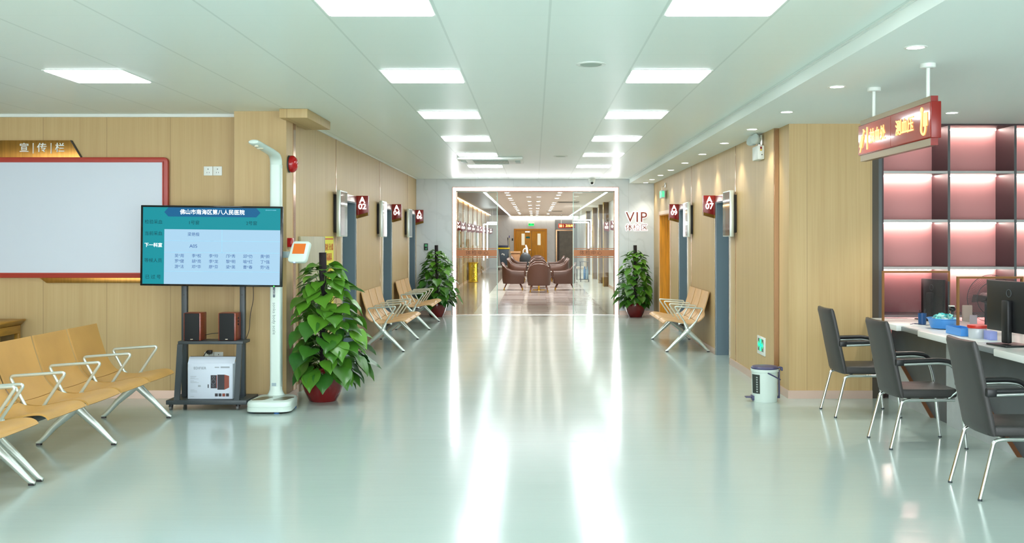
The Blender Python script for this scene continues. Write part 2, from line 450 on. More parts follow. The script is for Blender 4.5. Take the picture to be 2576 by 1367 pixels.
MB().lathe([(1e-5, -.003), (.051, -.003), (.051, .0)], n=28).build('lens', M_DOWN, dl)
def spot(x, y, z, e, name='downlight_lamp', ang=95, colr=(1, .93, .82)):
    l = bpy.data.lights.new(name, 'SPOT'); l.energy = e; l.spot_size = R(ang); l.spot_blend = .6; l.shadow_soft_size = .04; l.color = colr
    o = bpy.data.objects.new(name, l); COL.objects.link(o); o.location = (x, y, z); o.rotation_euler = (0, 0, 0); return o
ys = [4.5, 6.08, 7.66, 9.19, 10.65, 12.2, 13.8, 15.4, 17.0, 18.4, 19.75, 20.85]
for i, y in enumerate(ys):
    if i == 0: continue
    lab = 'round white downlight in the right soffit, %s counted from the hanging red sign end' % ORD[i-1]
    if i == 1: dl.location = (2.28, y, ZS); dl['label'] = lab
    else: copy_tree(dl, (2.28, y, ZS), label=lab)
    spot(2.28, y, ZS-.02, 15)
copy_tree(dl, (3.80, 9.25, ZS), label='round white downlight above the blood draw counter, right of the hanging sign'); spot(3.80, 9.25, ZS-.02, 55)
# round ceiling speakers / vents
sp = thing('ceiling_speaker', 'round white speaker grille in the ceiling between the first light rows', 'speaker', (0, 0, 0), local=True)
MB().lathe([(.078, -.006), (.1, -.008), (.108, -.004), (.108, .002), (.078, .002)], n=36, cap=False).build('rim', M_WHITE, sp)
MB().lathe([(1e-5, -.005), (.078, -.005), (.078, 0)], n=36).build('grille', mat('perforated_grey_grille', (176, 190, 180), .6), sp)
sp.location = (.40, 7.22, ZC)
copy_tree(sp, (.39, 15.3, ZC), label='small round speaker grille in the ceiling right of the air conditioner')
# air conditioning cassette
ac = thing('air_conditioner_cassette', 'square white ceiling air conditioner cassette beside the left light row', 'air conditioner', (-.68, 15.85, ZC))
MB().box(-1.18, -.18, 15.38, 16.34, ZC-.045, ZC-.001, .012).build('panel', M_WHITE, ac)
g = MB(); g.box(-.95, -.41, 15.6, 16.12, ZC-.052, ZC-.045)
g.build('grille', mat('grey_intake_grille', (140, 152, 144), .6), ac)
g = MB()
for q in range(24): g.box(-.945+q*.0225, -.937+q*.0225, 15.6, 16.12, ZC-.055, ZC-.05)
g.build('louvre', M_WHITE, ac)
for (x0, x1, y0, y1) in ((-.95, -.41, 15.42, 15.5), (-.95, -.41, 16.2, 16.28), (-1.14, -1.06, 15.6, 16.12), (-.3, -.22, 15.6, 16.12)):
    MB().box(x0, x1, y0, y1, ZC-.052, ZC-.044, .003).build('air_flap', mat('cool_grey_flap', (178, 200, 196), .4), ac)
# dome camera
dc = thing('dome_camera', 'white dome security camera above the right glass door', 'security camera', (1.18, 20.95, ZC))
MB().lathe([(.001, .0), (.07, .0), (.07, -.05), (.055, -.07), (.05, -.09), (1e-5, -.095)][::-1], (1.18, 20.95, ZC), 24).build('housing', M_WHITE, dc)
MB().sphere((1.18, 20.92, ZC-.085), .05, n=20).build('ball', M_WHITE, dc)
MB().sphere((1.18, 20.895, ZC-.098), .032, n=18).build('lens', M_BLACKG, dc)

# ------------------------------------------------------------------ doors of the side walls
def side_door(n, x, sgn, a, e, zt, leafm, trimm, frame_w=.02, header=.08, doorno=''):
    """sgn = direction away from the hall (-1 left wall, +1 right)"""
    d = thing('door_%d' % n, None, None, (x, (a+e)/2, 0), kind='structure')
    b = MB(); xi = x+sgn*.165
    b.box(xi, xi+sgn*.045, a+.02, e-.02, .006, zt-.01, .002).build('door_leaf', leafm, d)
    b = MB(); b.ring(x, x+sgn*.215, a, e, 0, zt, .022, axis=0)
    b.build('jamb', leafm, d)
    b = MB(); o = -sgn*.012
    b.ring(x+o, x+sgn*.004, a-frame_w, e+frame_w, 0, zt+header, frame_w+.004, axis=0, wt=header+.004)
    b.build('frame', trimm, d)
    hb = MB(); hb.cyl((xi-sgn*.0, a+.09, 1.02), (xi-sgn*.05, a+.09, 1.02), .012); hb.cyl((xi-sgn*.05, a+.09, 1.02), (xi-sgn*.05, a+.2, 1.02), .010)
    hb.build('door_handle', M_STEEL, d)
    return d
for i, (a, e) in enumerate(DL): side_door(i+1, WL, -1, a, e, DZ, M_GREYDOOR, M_STEEL)
for i, (a, e) in enumerate(DR[:2]): side_door(i+4, WR, 1, a, e, DZ, M_GREYDOOR, M_STEEL)
side_door(6, WR, 1, *DR[2], 2.07, M_YDOOR, mat('pale_wood_door_frame', (222, 190, 160), .35), .05, .06)

def flag_sign(x, y, sgn, top, txt, label):
    """red flag sign sticking out of the wall toward the hall; sgn = direction into the hall"""
    t = thing('room_sign', label, 'sign', (x, y, top-.15), 'illuminated red room number signs')
    w_, h = .165, .27
    P = [(x, top), (x+sgn*w_, top), (x+sgn*w_, top-h), (x, top-h-.045)]
    MB().prism(P, 1, y, y+.09, bev=.002).build('panel', M_RED, t)
    P2 = [(x+sgn*.0005, top-h-.005), (x+sgn*(w_+.0015), top-h+.04), (x+sgn*(w_+.0015), top-h-.002), (x+sgn*.0005, top-h-.047)]
    MB().prism(P2, 1, y-.002, y+.092).build('bronze_edge', mat('dark_brass_edge', (120, 84, 24), .3, .7), t)
    cx = x+sgn*w_*.52
    a, b_ = txt.split()
    text(a, .115, (cx, y-.004, top-.062), '-y', M_NEON, t, ext=.002, bold=.002)
    text(b_, .11, (cx, y-.004, top-.152), '-y', M_NEON, t, ext=.002, bold=.002)
    return t
for x, y, s, tx, lab in ((WL, 14.05, 1, 'A 02', 'red illuminated sign reading A 02 on the left wall, nearest the camera'), (WL, 17.55, 1, 'A 04', 'red illuminated sign reading A 04 on the left wall, between two displays'),
                     (WL, 21.0, 1, 'A 06', 'red illuminated sign reading A 06 in the far left corner'),
                     (WR, 13.96, -1, 'A 07', 'red illuminated sign reading A 07 on the right wall'), (WR, 17.5, -1, 'A 09', 'red illuminated sign reading A 09 beside the yellow door')):
    flag_sign(x, y, s, 2.19, tx, lab)

def wall_display(x, y0, y1, s, z0, z1, label, lit=0):
    """portrait display hung on the side wall; s into the hall"""
    t = thing('display_screen', label, 'screen', (x, (y0+y1)/2, z0), 'portrait queue displays beside the doors')
    MB().box(x+s*.0, x+s*.05, y0+.05, y1-.05, z0+.05, z1-.05, .004).build('back_box', M_BLACK, t)
    MB().box(x+s*.045, x+s*.095, y0, y1, z0, z1, .006).build('bezel', M_ALU, t)
    MB().box(x+s*.095, x+s*.0975, y0+.015, y1-.015, z0+.015, z1-.015).build('screen_glass', M_SCREENB, t)
    return t
for x, y0, s, z0, z1, lab in ((WL, 12.42, 1, 1.62, 2.19, 'dark portrait display on the left wall beside the A 02 door'),
                          (WL, 15.85, 1, 1.62, 2.19, 'bright portrait display on the left wall beside the A 04 door'),
                          (WL, 19.25, 1, 1.62, 2.16, 'grey portrait display on the left wall beside the A 06 door'),
                          (WR, 12.45, -1, 1.62, 2.19, 'dark portrait display on the right wall beside the A 07 door'),
                          (WR, 15.9, -1, 1.62, 2.17, 'slim portrait display on the right wall beside the A 09 door')):
    wall_display(x, y0, y0+.46, s, z0, z1, lab)

# ------------------------------------------------------------------ glass entrance at the end of the hall
led = thing('light_portal', 'bright white light band framing the glass entrance', 'light', (0, YB, 0))
lb = .062
b = MB(); y0, y1 = YB-.012, YB+.004
b.box(OX0+.012, OX0+.012+lb, y0, y1, 0, OZ-.012); b.box(OX1-.012-lb, OX1-.012, y0, y1, 0, OZ-.012); b.box(OX0+.012+lb, OX1-.012-lb, y0, y1, OZ-.012-lb, OZ-.012)
b.build('light_strip', M_LED, led)
b = MB(); y0 = YB-.016
b.ring(OX0, OX1, y0, YB+.25, 0, OZ, .012); b.ring(OX0+.012+lb, OX1-.012-lb, y0, YB+.25, 0, OZ-.012-lb, .012)
b.build('rose_gold_edge', M_ROSE, led)
M_GEDGE = mat('pale_green_glass_edge', (170, 206, 190), .15)
M_BAND = mat('copper_coloured_film', (198, 130, 88), .5)
M_BANDT = mat('engraved_brown_letter', (120, 74, 46), .5)
GX0, GX1 = OX0+.026+lb, OX1-.026-lb
GT = OZ-.03-lb
for nm, xa, xb, lab in (('left', GX0, PX(1251, YB+.1), 'left sliding glass door panel with copper band, closer to the corridor wall signs'),
                        ('right', PX(1442, YB+.1), GX1, 'right sliding glass door panel with copper band, beside the VIP lettering')):
    t = thing('glass_door_panel', lab, 'glass door', ((xa+xb)/2, YB+.1, 0), 'glass door panels of the entrance')
    MB().box(xa, xb, YB+.095, YB+.107, .012, GT).build('glass_pane', M_GLASS, t)
    inner = xb if nm == 'left' else xa
    MB().box(inner-.008, inner+.008, YB+.092, YB+.11, .012, GT).box(xa, xb, YB+.092, YB+.11, GT-.012, GT+.004).build('glass_edge', M_GEDGE, t)
    bb = MB(); zc = PZ(637, YB+.1)
    bb.box(xa, xb, YB+.0925, YB+.0945, zc-.066, zc+.066); bb.box(xa, xb, YB+.0925, YB+.0945, zc+.085, zc+.1); bb.box(xa, xb, YB+.0925, YB+.0945, zc-.1, zc-.085)
    bb.build('copper_band', M_BAND, t)
    text('体检中心', .105, ((xa+xb)/2+(.0 if nm == 'left' else -.06), YB+.0905, zc), '-y', M_BANDT, t, space=1.35)
tag(MB().box(GX0, GX1, YB+.05, YB+.15, 0, .006).build('floor_track', M_STEEL), 'flat steel floor track under the sliding glass doors', 'door track')
# VIP lettering
vt = thing('vip_lettering', 'backlit rose gold lettering reading VIP above Chinese characters', 'lettering', (2.1, YB, 2.0))
M_HALO = mat('warm_halo_light', (255, 255, 255), .5, emit=1.5, ecol=(255, 236, 226))
M_LET = mat('rose_gold_letter_face', (126, 58, 40), .4, .3)
xv = PX(1601, YB)
text('VIP', .30, (xv, YB-.008, PZ(548, YB)), '-y', M_HALO, vt, 'halo', ext=.002, bold=.010, space=1.12)
text('VIP', .30, (xv, YB-.02, PZ(548, YB)), '-y', M_LET, vt, 'lettering', ext=.004, bold=.002, space=1.12)
text('体检区', .155, (xv, YB-.008, PZ(574, YB)), '-y', M_HALO, vt, 'halo', ext=.002, bold=.0055, space=1.05)
text('体检区', .155, (xv, YB-.02, PZ(574, YB)), '-y', M_LET, vt, 'lettering', ext=.003, bold=.0005, space=1.05)
# access reader on the end wall
rd = thing('access_reader', 'small black door access reader on the marble wall above the left plant', 'access reader', (-2.26, YB, 1.5))
MB().box(PX(1067, YB), PX(1077, YB), YB-.02, YB, PZ(630, YB), PZ(613, YB), .004).build('body', M_BLACK, rd)
MB().box(PX(1069, YB), PX(1075, YB), YB-.022, YB-.02, PZ(621, YB), PZ(615, YB)).box(PX(1070, YB), PX(1074, YB), YB-.022, YB-.02, PZ(628, YB), PZ(625, YB)).build('keypad', mat('green_keypad_light', (60, 140, 90), .4, emit=.3), rd)

# ------------------------------------------------------------------ VIP area beyond the glass
VL, VR, VY0, VY1, VZ = -2.45, 2.45, YB+.25, 55.0, 2.80
structure(MB().box(VL-.4, 3.4, YB+.02, VY1+.1, -.1, 0).build('floor_inner', M_VFLOOR))
structure(MB().box(-1.35, 3.4, VY0, VY1+.1, VZ, VZ+.1).build('ceiling_inner', mat('warm_grey_ceiling', (232, 224, 210), .6)))
structure(MB().box(VL-.4, -1.35, VY0, VY1+.1, VZ+.06, VZ+.16).box(-1.36, -1.35, VY0, VY1, VZ, VZ+.07).build('ceiling_inner_left', mat('dark_brown_ceiling_band', (96, 78, 62), .35)))
structure(MB().box(VL-.4, 3.4, VY1, VY1+.15, 0, VZ+.2).build('wall_inner_end', M_MARBLE))
def bronze_wall():
    m = bpy.data.materials.new('bronze_veneer_panels'); m.use_nodes = True; nt = m.node_tree; b = nt.nodes['Principled BSDF']
    pos, s = posxyz(nt)
    st = scaled_noise(nt, pos, (1, 1.1, .01), 1)
    f = mnode(nt, 'MULTIPLY_ADD', st, 3, -1); nt.nodes[-1].use_clamp = True
    n = scaled_noise(nt, pos, (2, 40, 1.5), 3)
    col = mixc(nt, f, rgb(168, 142, 104), rgb(104, 82, 54))
    col = mixc(nt, mnode(nt, 'MULTIPLY', n, .4), col, rgb(200, 180, 150))
    sm = seam(nt, s[1], 1.9, .3, .05); col = mixc(nt, sm, col, rgb(226, 190, 120))
    nt.links.new(col, b.inputs['Base Color']); b.inputs['Roughness'].default_value = .35
    b.inputs['Metallic'].default_value = .1
    return m
M_BW = bronze_wall()
structure(MB().box(VL-.2, VL, VY0, VY1, 0, VZ+.06).build('wall_inner_left', M_BW))
structure(MB().box(VR, VR+.2, VY0, 26.2, 0, VZ).box(VR, VR+.2, 28.6, 34.0, 0, VZ).box(VR, VR+.2, 36.0, VY1, 0, VZ).box(VR, VR+.2, 26.2, 28.6, 2.3, VZ).box(VR, VR+.2, 34.0, 36.0, 2.3, VZ).build('wall_inner_right', M_MARBLE))
structure(MB().box(3.2, 3.4, VY0, VY1, 0, VZ).build('wall_side_room', M_MARBLE))
structure(MB().box(VL, VL+.012, VY0, VY1, 0, .08).box(VR-.012, VR, 28.6, 34.0, 0, .08).box(-2, 2, VY1-.012, VY1, 0, .08).build('baseboard_inner', M_PINKTRIM))
# bronze columns on the right
M_COLB = mat('brown_bronze_column', (120, 92, 62), .2, .6)
for i, yc in enumerate((28.9, 33.8, 36.2, 40.0, 45.0)):
    c = thing('column_cladding', 'brown bronze column strip on the inner right wall, %s from the glass door' % ORD[i], 'column', (2.37, yc, 0), 'bronze column strips on the inner right wall')
    MB().box(2.28, 2.45, yc-.16, yc+.16, 0, VZ-.001, .004).build('panel', M_COLB, c)
    MB().box(2.275, 2.285, yc-.175, yc-.155, 0, VZ-.001).box(2.275, 2.285, yc+.155, yc+.175, 0, VZ-.001).build('brass_edge', M_GOLD, c)
for i, yc in enumerate([23.6, 25.6, 27.6, 29.8, 32, 34.6, 37.2, 40, 43, 46.2, 50]):
    structure(MB().box(VL, VL+.05, yc-.05, yc+.05, 0, VZ+.058).build('trim_%d' % (20+i), M_BRONZE))
# LED lines
M_LEDV = mat('inner_led_and_reflection_glow', (255, 255, 255), .5, emit=9, ecol=(246, 250, 255))
for x, lab, ya in ((-1.30, 'long white led line in the inner ceiling, left side', 24.0), (1.86, 'long white led line in the inner ceiling, right side', 24.0)):
    t = thing('led_ceiling_line', lab, 'light', (x, 40, VZ)); MB().box(x-.03, x+.03, ya, VY1-.6, VZ-.012, VZ-.004).build('light_strip', M_LEDV, t)
    MB().box(x-.06, x+.06, ya-.02, VY1-.58, VZ-.006, VZ).build('housing', M_WHITE, t)
# warm cove wash at the top of the left wall and end wall
M_COVE = mat('warm_cove_strip', (255, 220, 170), .5, emit=9, ecol=(255, 214, 160))
tag(MB().box(VL+.06, VL+.085, VY0+.3, VY1-.3, VZ+.03, VZ+.05).build('cove_light', M_COVE), 'warm cove light strip along the top of the bronze wall', 'light')
tag(MB().box(-1.3, 2.3, VY1-.1, VY1-.07, VZ-.03, VZ-.012).build('cove_light', mat('end_cove_strip', (255, 246, 236), .5, emit=16, ecol=(255, 246, 236))), 'pale cove light strip over the far end wall', 'light')
# downlights
M_DOWNV = mat('inner_downlight_lens', (255, 255, 255), .5, emit=34, ecol=(255, 248, 238))
vd = thing('small_downlight', 'x', 'downlight', (0, 0, 0), 'small downlights in the inner ceiling', local=True)
MB().lathe([(1e-5, -.008), (.055, -.008), (.06, -.002)], n=16).build('lens', M_DOWNV, vd)
MB().lathe([(.056, -.006), (.075, -.006), (.078, 0)], n=16, cap=False).build('trim_ring', M_WHITE, vd)
rows = [(-.73, 'far left', [26.6, 28.1, 30.3, 31.8, 34.2, 35.9, 38, 39.8, 41.8, 43.9, 47.2, 49.6]), (-.17, 'centre left', [25.9, 29.3, 32.9, 36.7, 40.5, 44.6, 48, 52]),
        (.12, 'centre right', [25.9, 29.3, 32.9, 36.7, 40.5, 44.6, 48, 52]), (.66, 'far right', [26.6, 28.1, 30.3, 34.2, 35.9, 38, 39.8, 41.8, 43.9, 49.6])]
first = True
for x, nm, yy in rows:
    for i, y in enumerate(yy):
        lab = 'small downlight beyond the glass doors, %s from the doors in the %s row' % (ORD[i], nm)
        if first: vd.location = (x, y, VZ); vd['label'] = lab; first = False
        else: copy_tree(vd, (x, y, VZ), label=lab)
for y in (28.1, 31.8, 35.9, 39.8, 43.9, 49.6):
    for x in (-.73, .66): spot(x, y, VZ-.03, 145, ang=140, colr=(1, .97, .94))
# ceiling grilles
for (x0, x1, y, lab) in ((.75, 1.45, 33, 'thin dark air grille in the inner ceiling, nearest the doors'), (.5, 1.2, 44, 'thin dark air grille in the inner ceiling, farther back')):
    t = thing('ceiling_grille', lab, 'grille', (x0, y, VZ)); MB().box(x0, x1, y, y+.5, VZ-.03, VZ, .004).build('panel', mat('cream_metal_grille', (170, 164, 150), .5), t)
    MB().box(x0+.05, x1-.05, y+.05, y+.12, VZ-.034, VZ-.028).box(x0+.05, x1-.05, y+.38, y+.45, VZ-.034, VZ-.028).build('slot', M_CHARC, t)
# double door at the end
dd = thing('door_7', None, None, (PX(1334.5, VY1), VY1, 0), kind='structure')
xa, xb, zt = PX(1293, VY1), PX(1376, VY1), PZ(576, VY1)
M_YFR = mat('amber_door_frame', (222, 148, 26), .4)
MB().ring(xa, xb, VY1-.05, VY1, 0, zt, .1).build('frame', M_YFR, dd)
xm = PX(1337, VY1)
for q, (a, b_) in enumerate(((xa+.1, xm-.006), (xm+.006, xb-.1))):
    lf = MB().box(a, b_, VY1-.035, VY1-.002, .01, zt-.11, .003).build('door_leaf', M_YDOOR, dd)
    wx = PX(1316, VY1) if q == 0 else PX(1356, VY1)
    MB().box(wx-.085, wx+.085, VY1-.042, VY1-.03, PZ(617, VY1), PZ(588, VY1)).build('window_pane', mat('bright_frosted_pane', (232, 230, 206), .3, emit=.35), lf)
tag(MB().box(PX(1323, VY1), PX(1333, VY1), VY1-.045, VY1-.036, PZ(600, VY1), PZ(595.5, VY1)).build('door_plate', mat('teal_plate', (24, 128, 124), .5)), 'small teal sign plate on the left yellow door leaf', 'sign')
hb = MB(); hb.box(PX(1331, VY1), PX(1335, VY1), VY1-.06, VY1-.035, .95, 1.0); hb.build('door_handle', M_STEEL, dd)
MB().box(PX(1321, VY1), PX(1333, VY1), VY1-.1, VY1-.035, zt-.2, zt-.13).build('door_closer', M_STEEL, dd)
# exit light
ex = thing('exit_sign', 'green emergency exit sign above the yellow double doors', 'exit sign', (PX(1336, VY1), VY1, PZ(565, VY1)))
MB().box(PX(1328, VY1), PX(1344.5, VY1), VY1-.04, VY1-.001, PZ(570, VY1), PZ(561, VY1), .005).build('box', M_WHITE, ex)
MB().box(PX(1329.5, VY1), PX(1343, VY1), VY1-.045, VY1-.04, PZ(568.5, VY1), PZ(562.8, VY1)).build('light_panel', mat('exit_green_light', (20, 230, 90), .5, emit=1.3), ex)
MB().box(PX(1330, VY1), PX(1333.4, VY1), VY1-.048, VY1-.045, PZ(565.3, VY1), PZ(563.3, VY1)).box(PX(1339.6, VY1), PX(1342.6, VY1), VY1-.048, VY1-.045, PZ(565.3, VY1), PZ(563.3, VY1)).build('dark_mark', M_BLACK, ex)
tag(MB().box(PX(1287.5, VY1), PX(1290.8, VY1), VY1-.03, VY1, PZ(606, VY1), PZ(600, VY1), .004).build('door_reader', M_CHARC), 'small grey door reader left of the yellow double doors', 'access reader')
# washroom doorway and sign
dw = thing('door_8', None, None, (PX(1419, VY1), VY1, 0), kind='structure')
xa, xb, zt = PX(1398, VY1), PX(1441, VY1), PZ(578, VY1)
MB().box(PX(1396, VY1), 2.3, VY1-.02, VY1, 0, PZ(553, VY1)).build('surround', mat('grey_stone_surround', (150, 156, 156), .4), dw)
MB().ring(xa, xb+.05, VY1-.07, VY1-.005, 0, zt, .07).build('frame', M_BRONZE, dw)
MB().box(xa+.07, xb, VY1-.05, VY1-.021, 0, zt-.05).build('tiled_recess', mat('taupe_wall_tile', (112, 108, 96), .35, var=.1), dw)
MB().box(xa+.1, xa+.19, VY1-.1, VY1-.05, 0, zt-.08).build('door_leaf', mat('dark_brown_leaf', (60, 50, 44), .4), dw)
ws = thing('washroom_sign', 'red hanging washroom sign with golden Chinese characters at the far doorway', 'sign', (PX(1426, 50), 50, PZ(568, 50)))
MB().box(PX(1405, 50), PX(1447, 50), 49.95, 50.05, PZ(574.5, 50), PZ(563, 50), .006).build('panel', M_RED, ws)
MB().cyl((PX(1412, 50), 50, PZ(563, 50)), (PX(1412, 50), 50, VZ), .016, n=8).cyl((PX(1440, 50), 50, PZ(563, 50)), (PX(1440, 50), 50, VZ), .016, n=8).build('rod', M_WHITE, ws)
M_NEONY = mat('golden_sign_letter', (255, 206, 110), .5, emit=1.2)
text('卫生间', .13, (PX(1432, 50), 49.94, PZ(568.8, 50)), '-y', M_NEONY, ws, bold=.003)
MB().box(PX(1407.5, 50), PX(1410, 50), 49.94, 49.95, PZ(572, 50), PZ(565.5, 50)).box(PX(1411, 50), PX(1413.5, 50), 49.94, 49.95, PZ(572, 50), PZ(565.5, 50)).box(PX(1416.5, 50), PX(1417.3, 50), 49.94, 49.95, PZ(572, 50), PZ(565.5, 50)).build('washroom_icon', M_NEONY, ws)
# V signs on both inner walls
def vsign(x, y, s, tx, lab, grp):
    t = thing('room_sign', lab, 'sign', (x, y, 2.15), grp)
    MB().prism([(x, 2.13), (x+s*.17, 2.13), (x+s*.17, 1.86), (x, 1.82)], 1, y, y+.1).build('panel', M_RED, t)
    a, b_ = tx.split()
    text(a, .12, (x+s*.085, y-.006, 2.065), '-y', M_NEON, t, bold=.003); text(b_, .115, (x+s*.085, y-.006, 1.955), '-y', M_NEON, t, bold=.003)
for i, px in enumerate((1153.5, 1166, 1181, 1191, 1202.6, 1209, 1218, 1227, 1235)):
    y = 2.36*F/(VX-px); tx = 'V %02d' % (4+2*i)
    vsign(VL, y, 1, tx, 'small red %s sign behind the left glass door, %s from the entrance' % (tx, ORD[i]), 'small red room signs on the inner left wall')
for i, (y, tx) in enumerate(((30.6, 'V 01'), (33.4, 'V 03'), (42.0, 'V 05'))):
    vsign(VR, y, -1, tx, 'small red %s sign behind the right glass door, %s from the entrance' % (tx, ORD[i]), 'small red room signs on the inner right wall')
# inner wall displays under the signs
for i, px in enumerate((1150, 1163, 1177, 1206)):
    y = 2.4*F/(VX-px)*.965
    t = thing('display_screen', 'slim portrait display on the inner left wall, %s from the glass door' % ORD[i], 'screen', (VL, y, 1.4), 'slim portrait displays on the inner left wall')
    MB().box(VL+.0, VL+.08, y-.22, y+.22, 1.28, 1.85, .005).build('bezel', M_ALU, t)
    MB().box(VL+.08, VL+.083, y-.2, y+.2, 1.31, 1.82).build('screen_glass', M_SCREENB, t)
# added glowing tubes that imitate bright lines reflected in the glass doors
def bracket(label, pts):
    t = thing('reflection_line', label, 'light', tuple(pts[0]), 'added glowing lines imitating reflections in the glass')
    MB().tube(pts, .022, 8).build('light_strip', M_LEDV, t)
    q = (Vector(pts[0])+Vector(pts[1]))/2; MB().cyl((q.x, q.y, q.z+.02), (q.x, q.y, VZ+.06), .006, n=8).build('hanging_rod', M_WHITE, t)
bracket('outer added white line imitating a reflection in the right glass door', fillet([(PX(1441, 38), 38, PZ(554, 38)), (PX(1487, 38), 38, PZ(554, 38)), (PX(1487, 38), 38, PZ(620, 38))], .03, 3))
bracket('inner added white line imitating a reflection in the right glass door', fillet([(PX(1441, 38.4), 38.4, PZ(560, 38.4)), (PX(1480.5, 38.4), 38.4, PZ(560, 38.4)), (PX(1480.5, 38.4), 38.4, PZ(626, 38.4))], .03, 3))
bracket('outer added white line imitating a reflection in the left glass door', fillet([(PX(1251, 44), 44, PZ(560, 44)), (PX(1226, 44), 44, PZ(560, 44)), (PX(1226, 44), 44, PZ(650, 44))], .03, 3))
bracket('inner added white line imitating a reflection in the left glass door', fillet([(PX(1251, 44.6), 44.6, PZ(564.5, 44.6)), (PX(1217, 44.6), 44.6, PZ(564.5, 44.6)), (PX(1217, 44.6), 44.6, PZ(655, 44.6))], .03, 3))

# gold litter bin behind the left glass
gb = thing('gold_litter_bin', 'tall polished gold litter bin behind the left glass door', 'bin', (-2.2, 37, 0))
xg, yg = PX(1190.5, 37), 37
MB().prism([(p.x, p.y) for p in fillet([(xg-.17, yg-.16, 0), (xg+.17, yg-.16, 0), (xg+.17, yg+.16, 0), (xg-.17, yg+.16, 0)], .04, 4, True)], 2, .01, .68).build('body', mat('mirror_gold', (206, 168, 60), .12, 1.0, bump=.3, bs=12), gb)
MB().box(xg-.185, xg+.185, yg-.175, yg+.175, .68, .73, .012).build('rim', M_GOLD, gb)
MB().box(xg-.18, xg+.18, yg-.17, yg+.17, 0, .03, .006).build('base', M_GOLD, gb)

# tub armchairs
M_TUB = mat('chocolate_brown_leather', (84, 56, 44), .45, bump=.1, bs=150)
M_LEGW = mat('walnut_leg', (96, 50, 30), .35)
def tub_chair():
    t = thing('tub_armchair', 'x', 'armchair', (0, 0, 0), 'brown tub armchairs around the low tables', local=True)
    # faces +Y; shell path: from left arm front around the back to right arm front
    path = []
    for s, (x, y) in enumerate([(-.34, .33), (-.36, .15), (-.36, -.05), (-.33, -.2), (-.25, -.30), (-.13, -.345), (0, -.355), (.13, -.345), (.25, -.30), (.33, -.2), (.36, -.05), (.36, .15), (.34, .33)]):
        path.append((x, y))
    tops = [.58, .58, .60, .67, .79, .855, .865, .855, .79, .67, .60, .58, .58]
    n = len(path); vs = []; fs = []
    for i, (x, y) in enumerate(path):
        a = Vector(path[max(i-1, 0)]); b = Vector(path[min(i+1, n-1)]); d = (b-a).normalized(); nn = Vector((-d.y, d.x))
        if nn.dot(Vector((x, y))) > 0: nn = -nn
        flare = 1.07; th = .06
        o = Vector((x, y)); inn = o+nn*th
        zt = tops[i]; zb = .20
        bo = o*.90; bi = inn*.9
        sec = [(bo.x, bo.y, zb), (o.x*.97, o.y*.97, zb+.12), (o.x, o.y, zt-.15), (o.x*flare if zt > .7 else o.x, (o.y*flare if zt > .7 else o.y), zt-.02), (o.x*1.01+nn.x*.03, o.y*1.03+nn.y*.03, zt), (inn.x, inn.y, zt-.02), (inn.x, inn.y, zt-.2), (bi.x, bi.y, zb)]
        vs += sec
    k = 8
    for i in range(n-1):
        for j in range(k): fs.append([i*k+j, (i+1)*k+j, (i+1)*k+(j+1) % k, i*k+(j+1) % k])
    fs.append(list(range(k))); fs.append([(n-1)*k+j for j in range(k)][::-1])
    MB().add(vs, fs).build('shell', M_TUB, t, 60)
    MB().prism([(p.x, p.y) for p in fillet([(-.29, -.26, 0), (.29, -.26, 0), (.29, .34, 0), (-.29, .34, 0)], .1, 4, True)], 2, .2, .43, bev=.03).build('seat', M_TUB, t)
    for sx in (-1, 1):
        for sy in (-1, 1):
            l = MB().cyl((sx*.2, sy*.2, .22), (sx*.25, sy*.27, .07), .024, .017, 10).build('leg', M_LEGW, t)
            MB().cyl((sx*.25, sy*.27, .071), (sx*.265, sy*.29, 0), .0175, .013, 10).build('brass_tip', M_GOLD, l)
    return t
ch = tub_chair(); first = True
def low_table():
    t = thing('low_table', 'x', 'table', (0, 0, 0), 'small white topped tables between the armchairs', local=True)
    MB().lathe([(1e-5, .55), (.40, .55), (.41, .56), (.41, .57), (.40, .58), (1e-5, .58)], n=32).build('table_top', mat('white_stone_top', (224, 222, 212), .2), t)
    MB().lathe([(.2, 0), (.2, .015), (.03, .03), (.025, .5), (.1, .55)], n=20).build('pedestal', M_GOLD, t)
    return t
lt = low_table()
for g_, y0 in enumerate((30.25, 36.3, 42.2)):
    gname = ('first', 'middle', 'last')[g_]
    for (x, dy, rz, nm) in ((.13, 0, 0, 'with its back to the entrance'), (-.66, 1.25, -90, 'on the left side'), (.92, 1.25, 90, 'on the right side'), (.13, 2.45, 180, 'on the far side')):
        lab = 'brown tub armchair %s of the %s lounge table' % (nm, gname)
        if first: ch.location = (x, y0+dy, 0); ch['label'] = lab; first = False
        else: copy_tree(ch, (x, y0+dy, 0), R(rz), lab)
    lab = 'low round white table of the %s armchair group' % gname
    if g_ == 0: lt.location = (.13, y0+1.22, 0); lt['label'] = lab
    else: copy_tree(lt, (.13, y0+1.22, 0), label=lab)
for (x, y, rz, lab) in ((-.66, 38.6, -90, 'brown tub armchair on the left between the second and third lounge tables'), (.92, 38.6, 90, 'brown tub armchair on the right between the second and third lounge tables')):
    copy_tree(ch, (x, y+.6, 0), R(rz), lab)

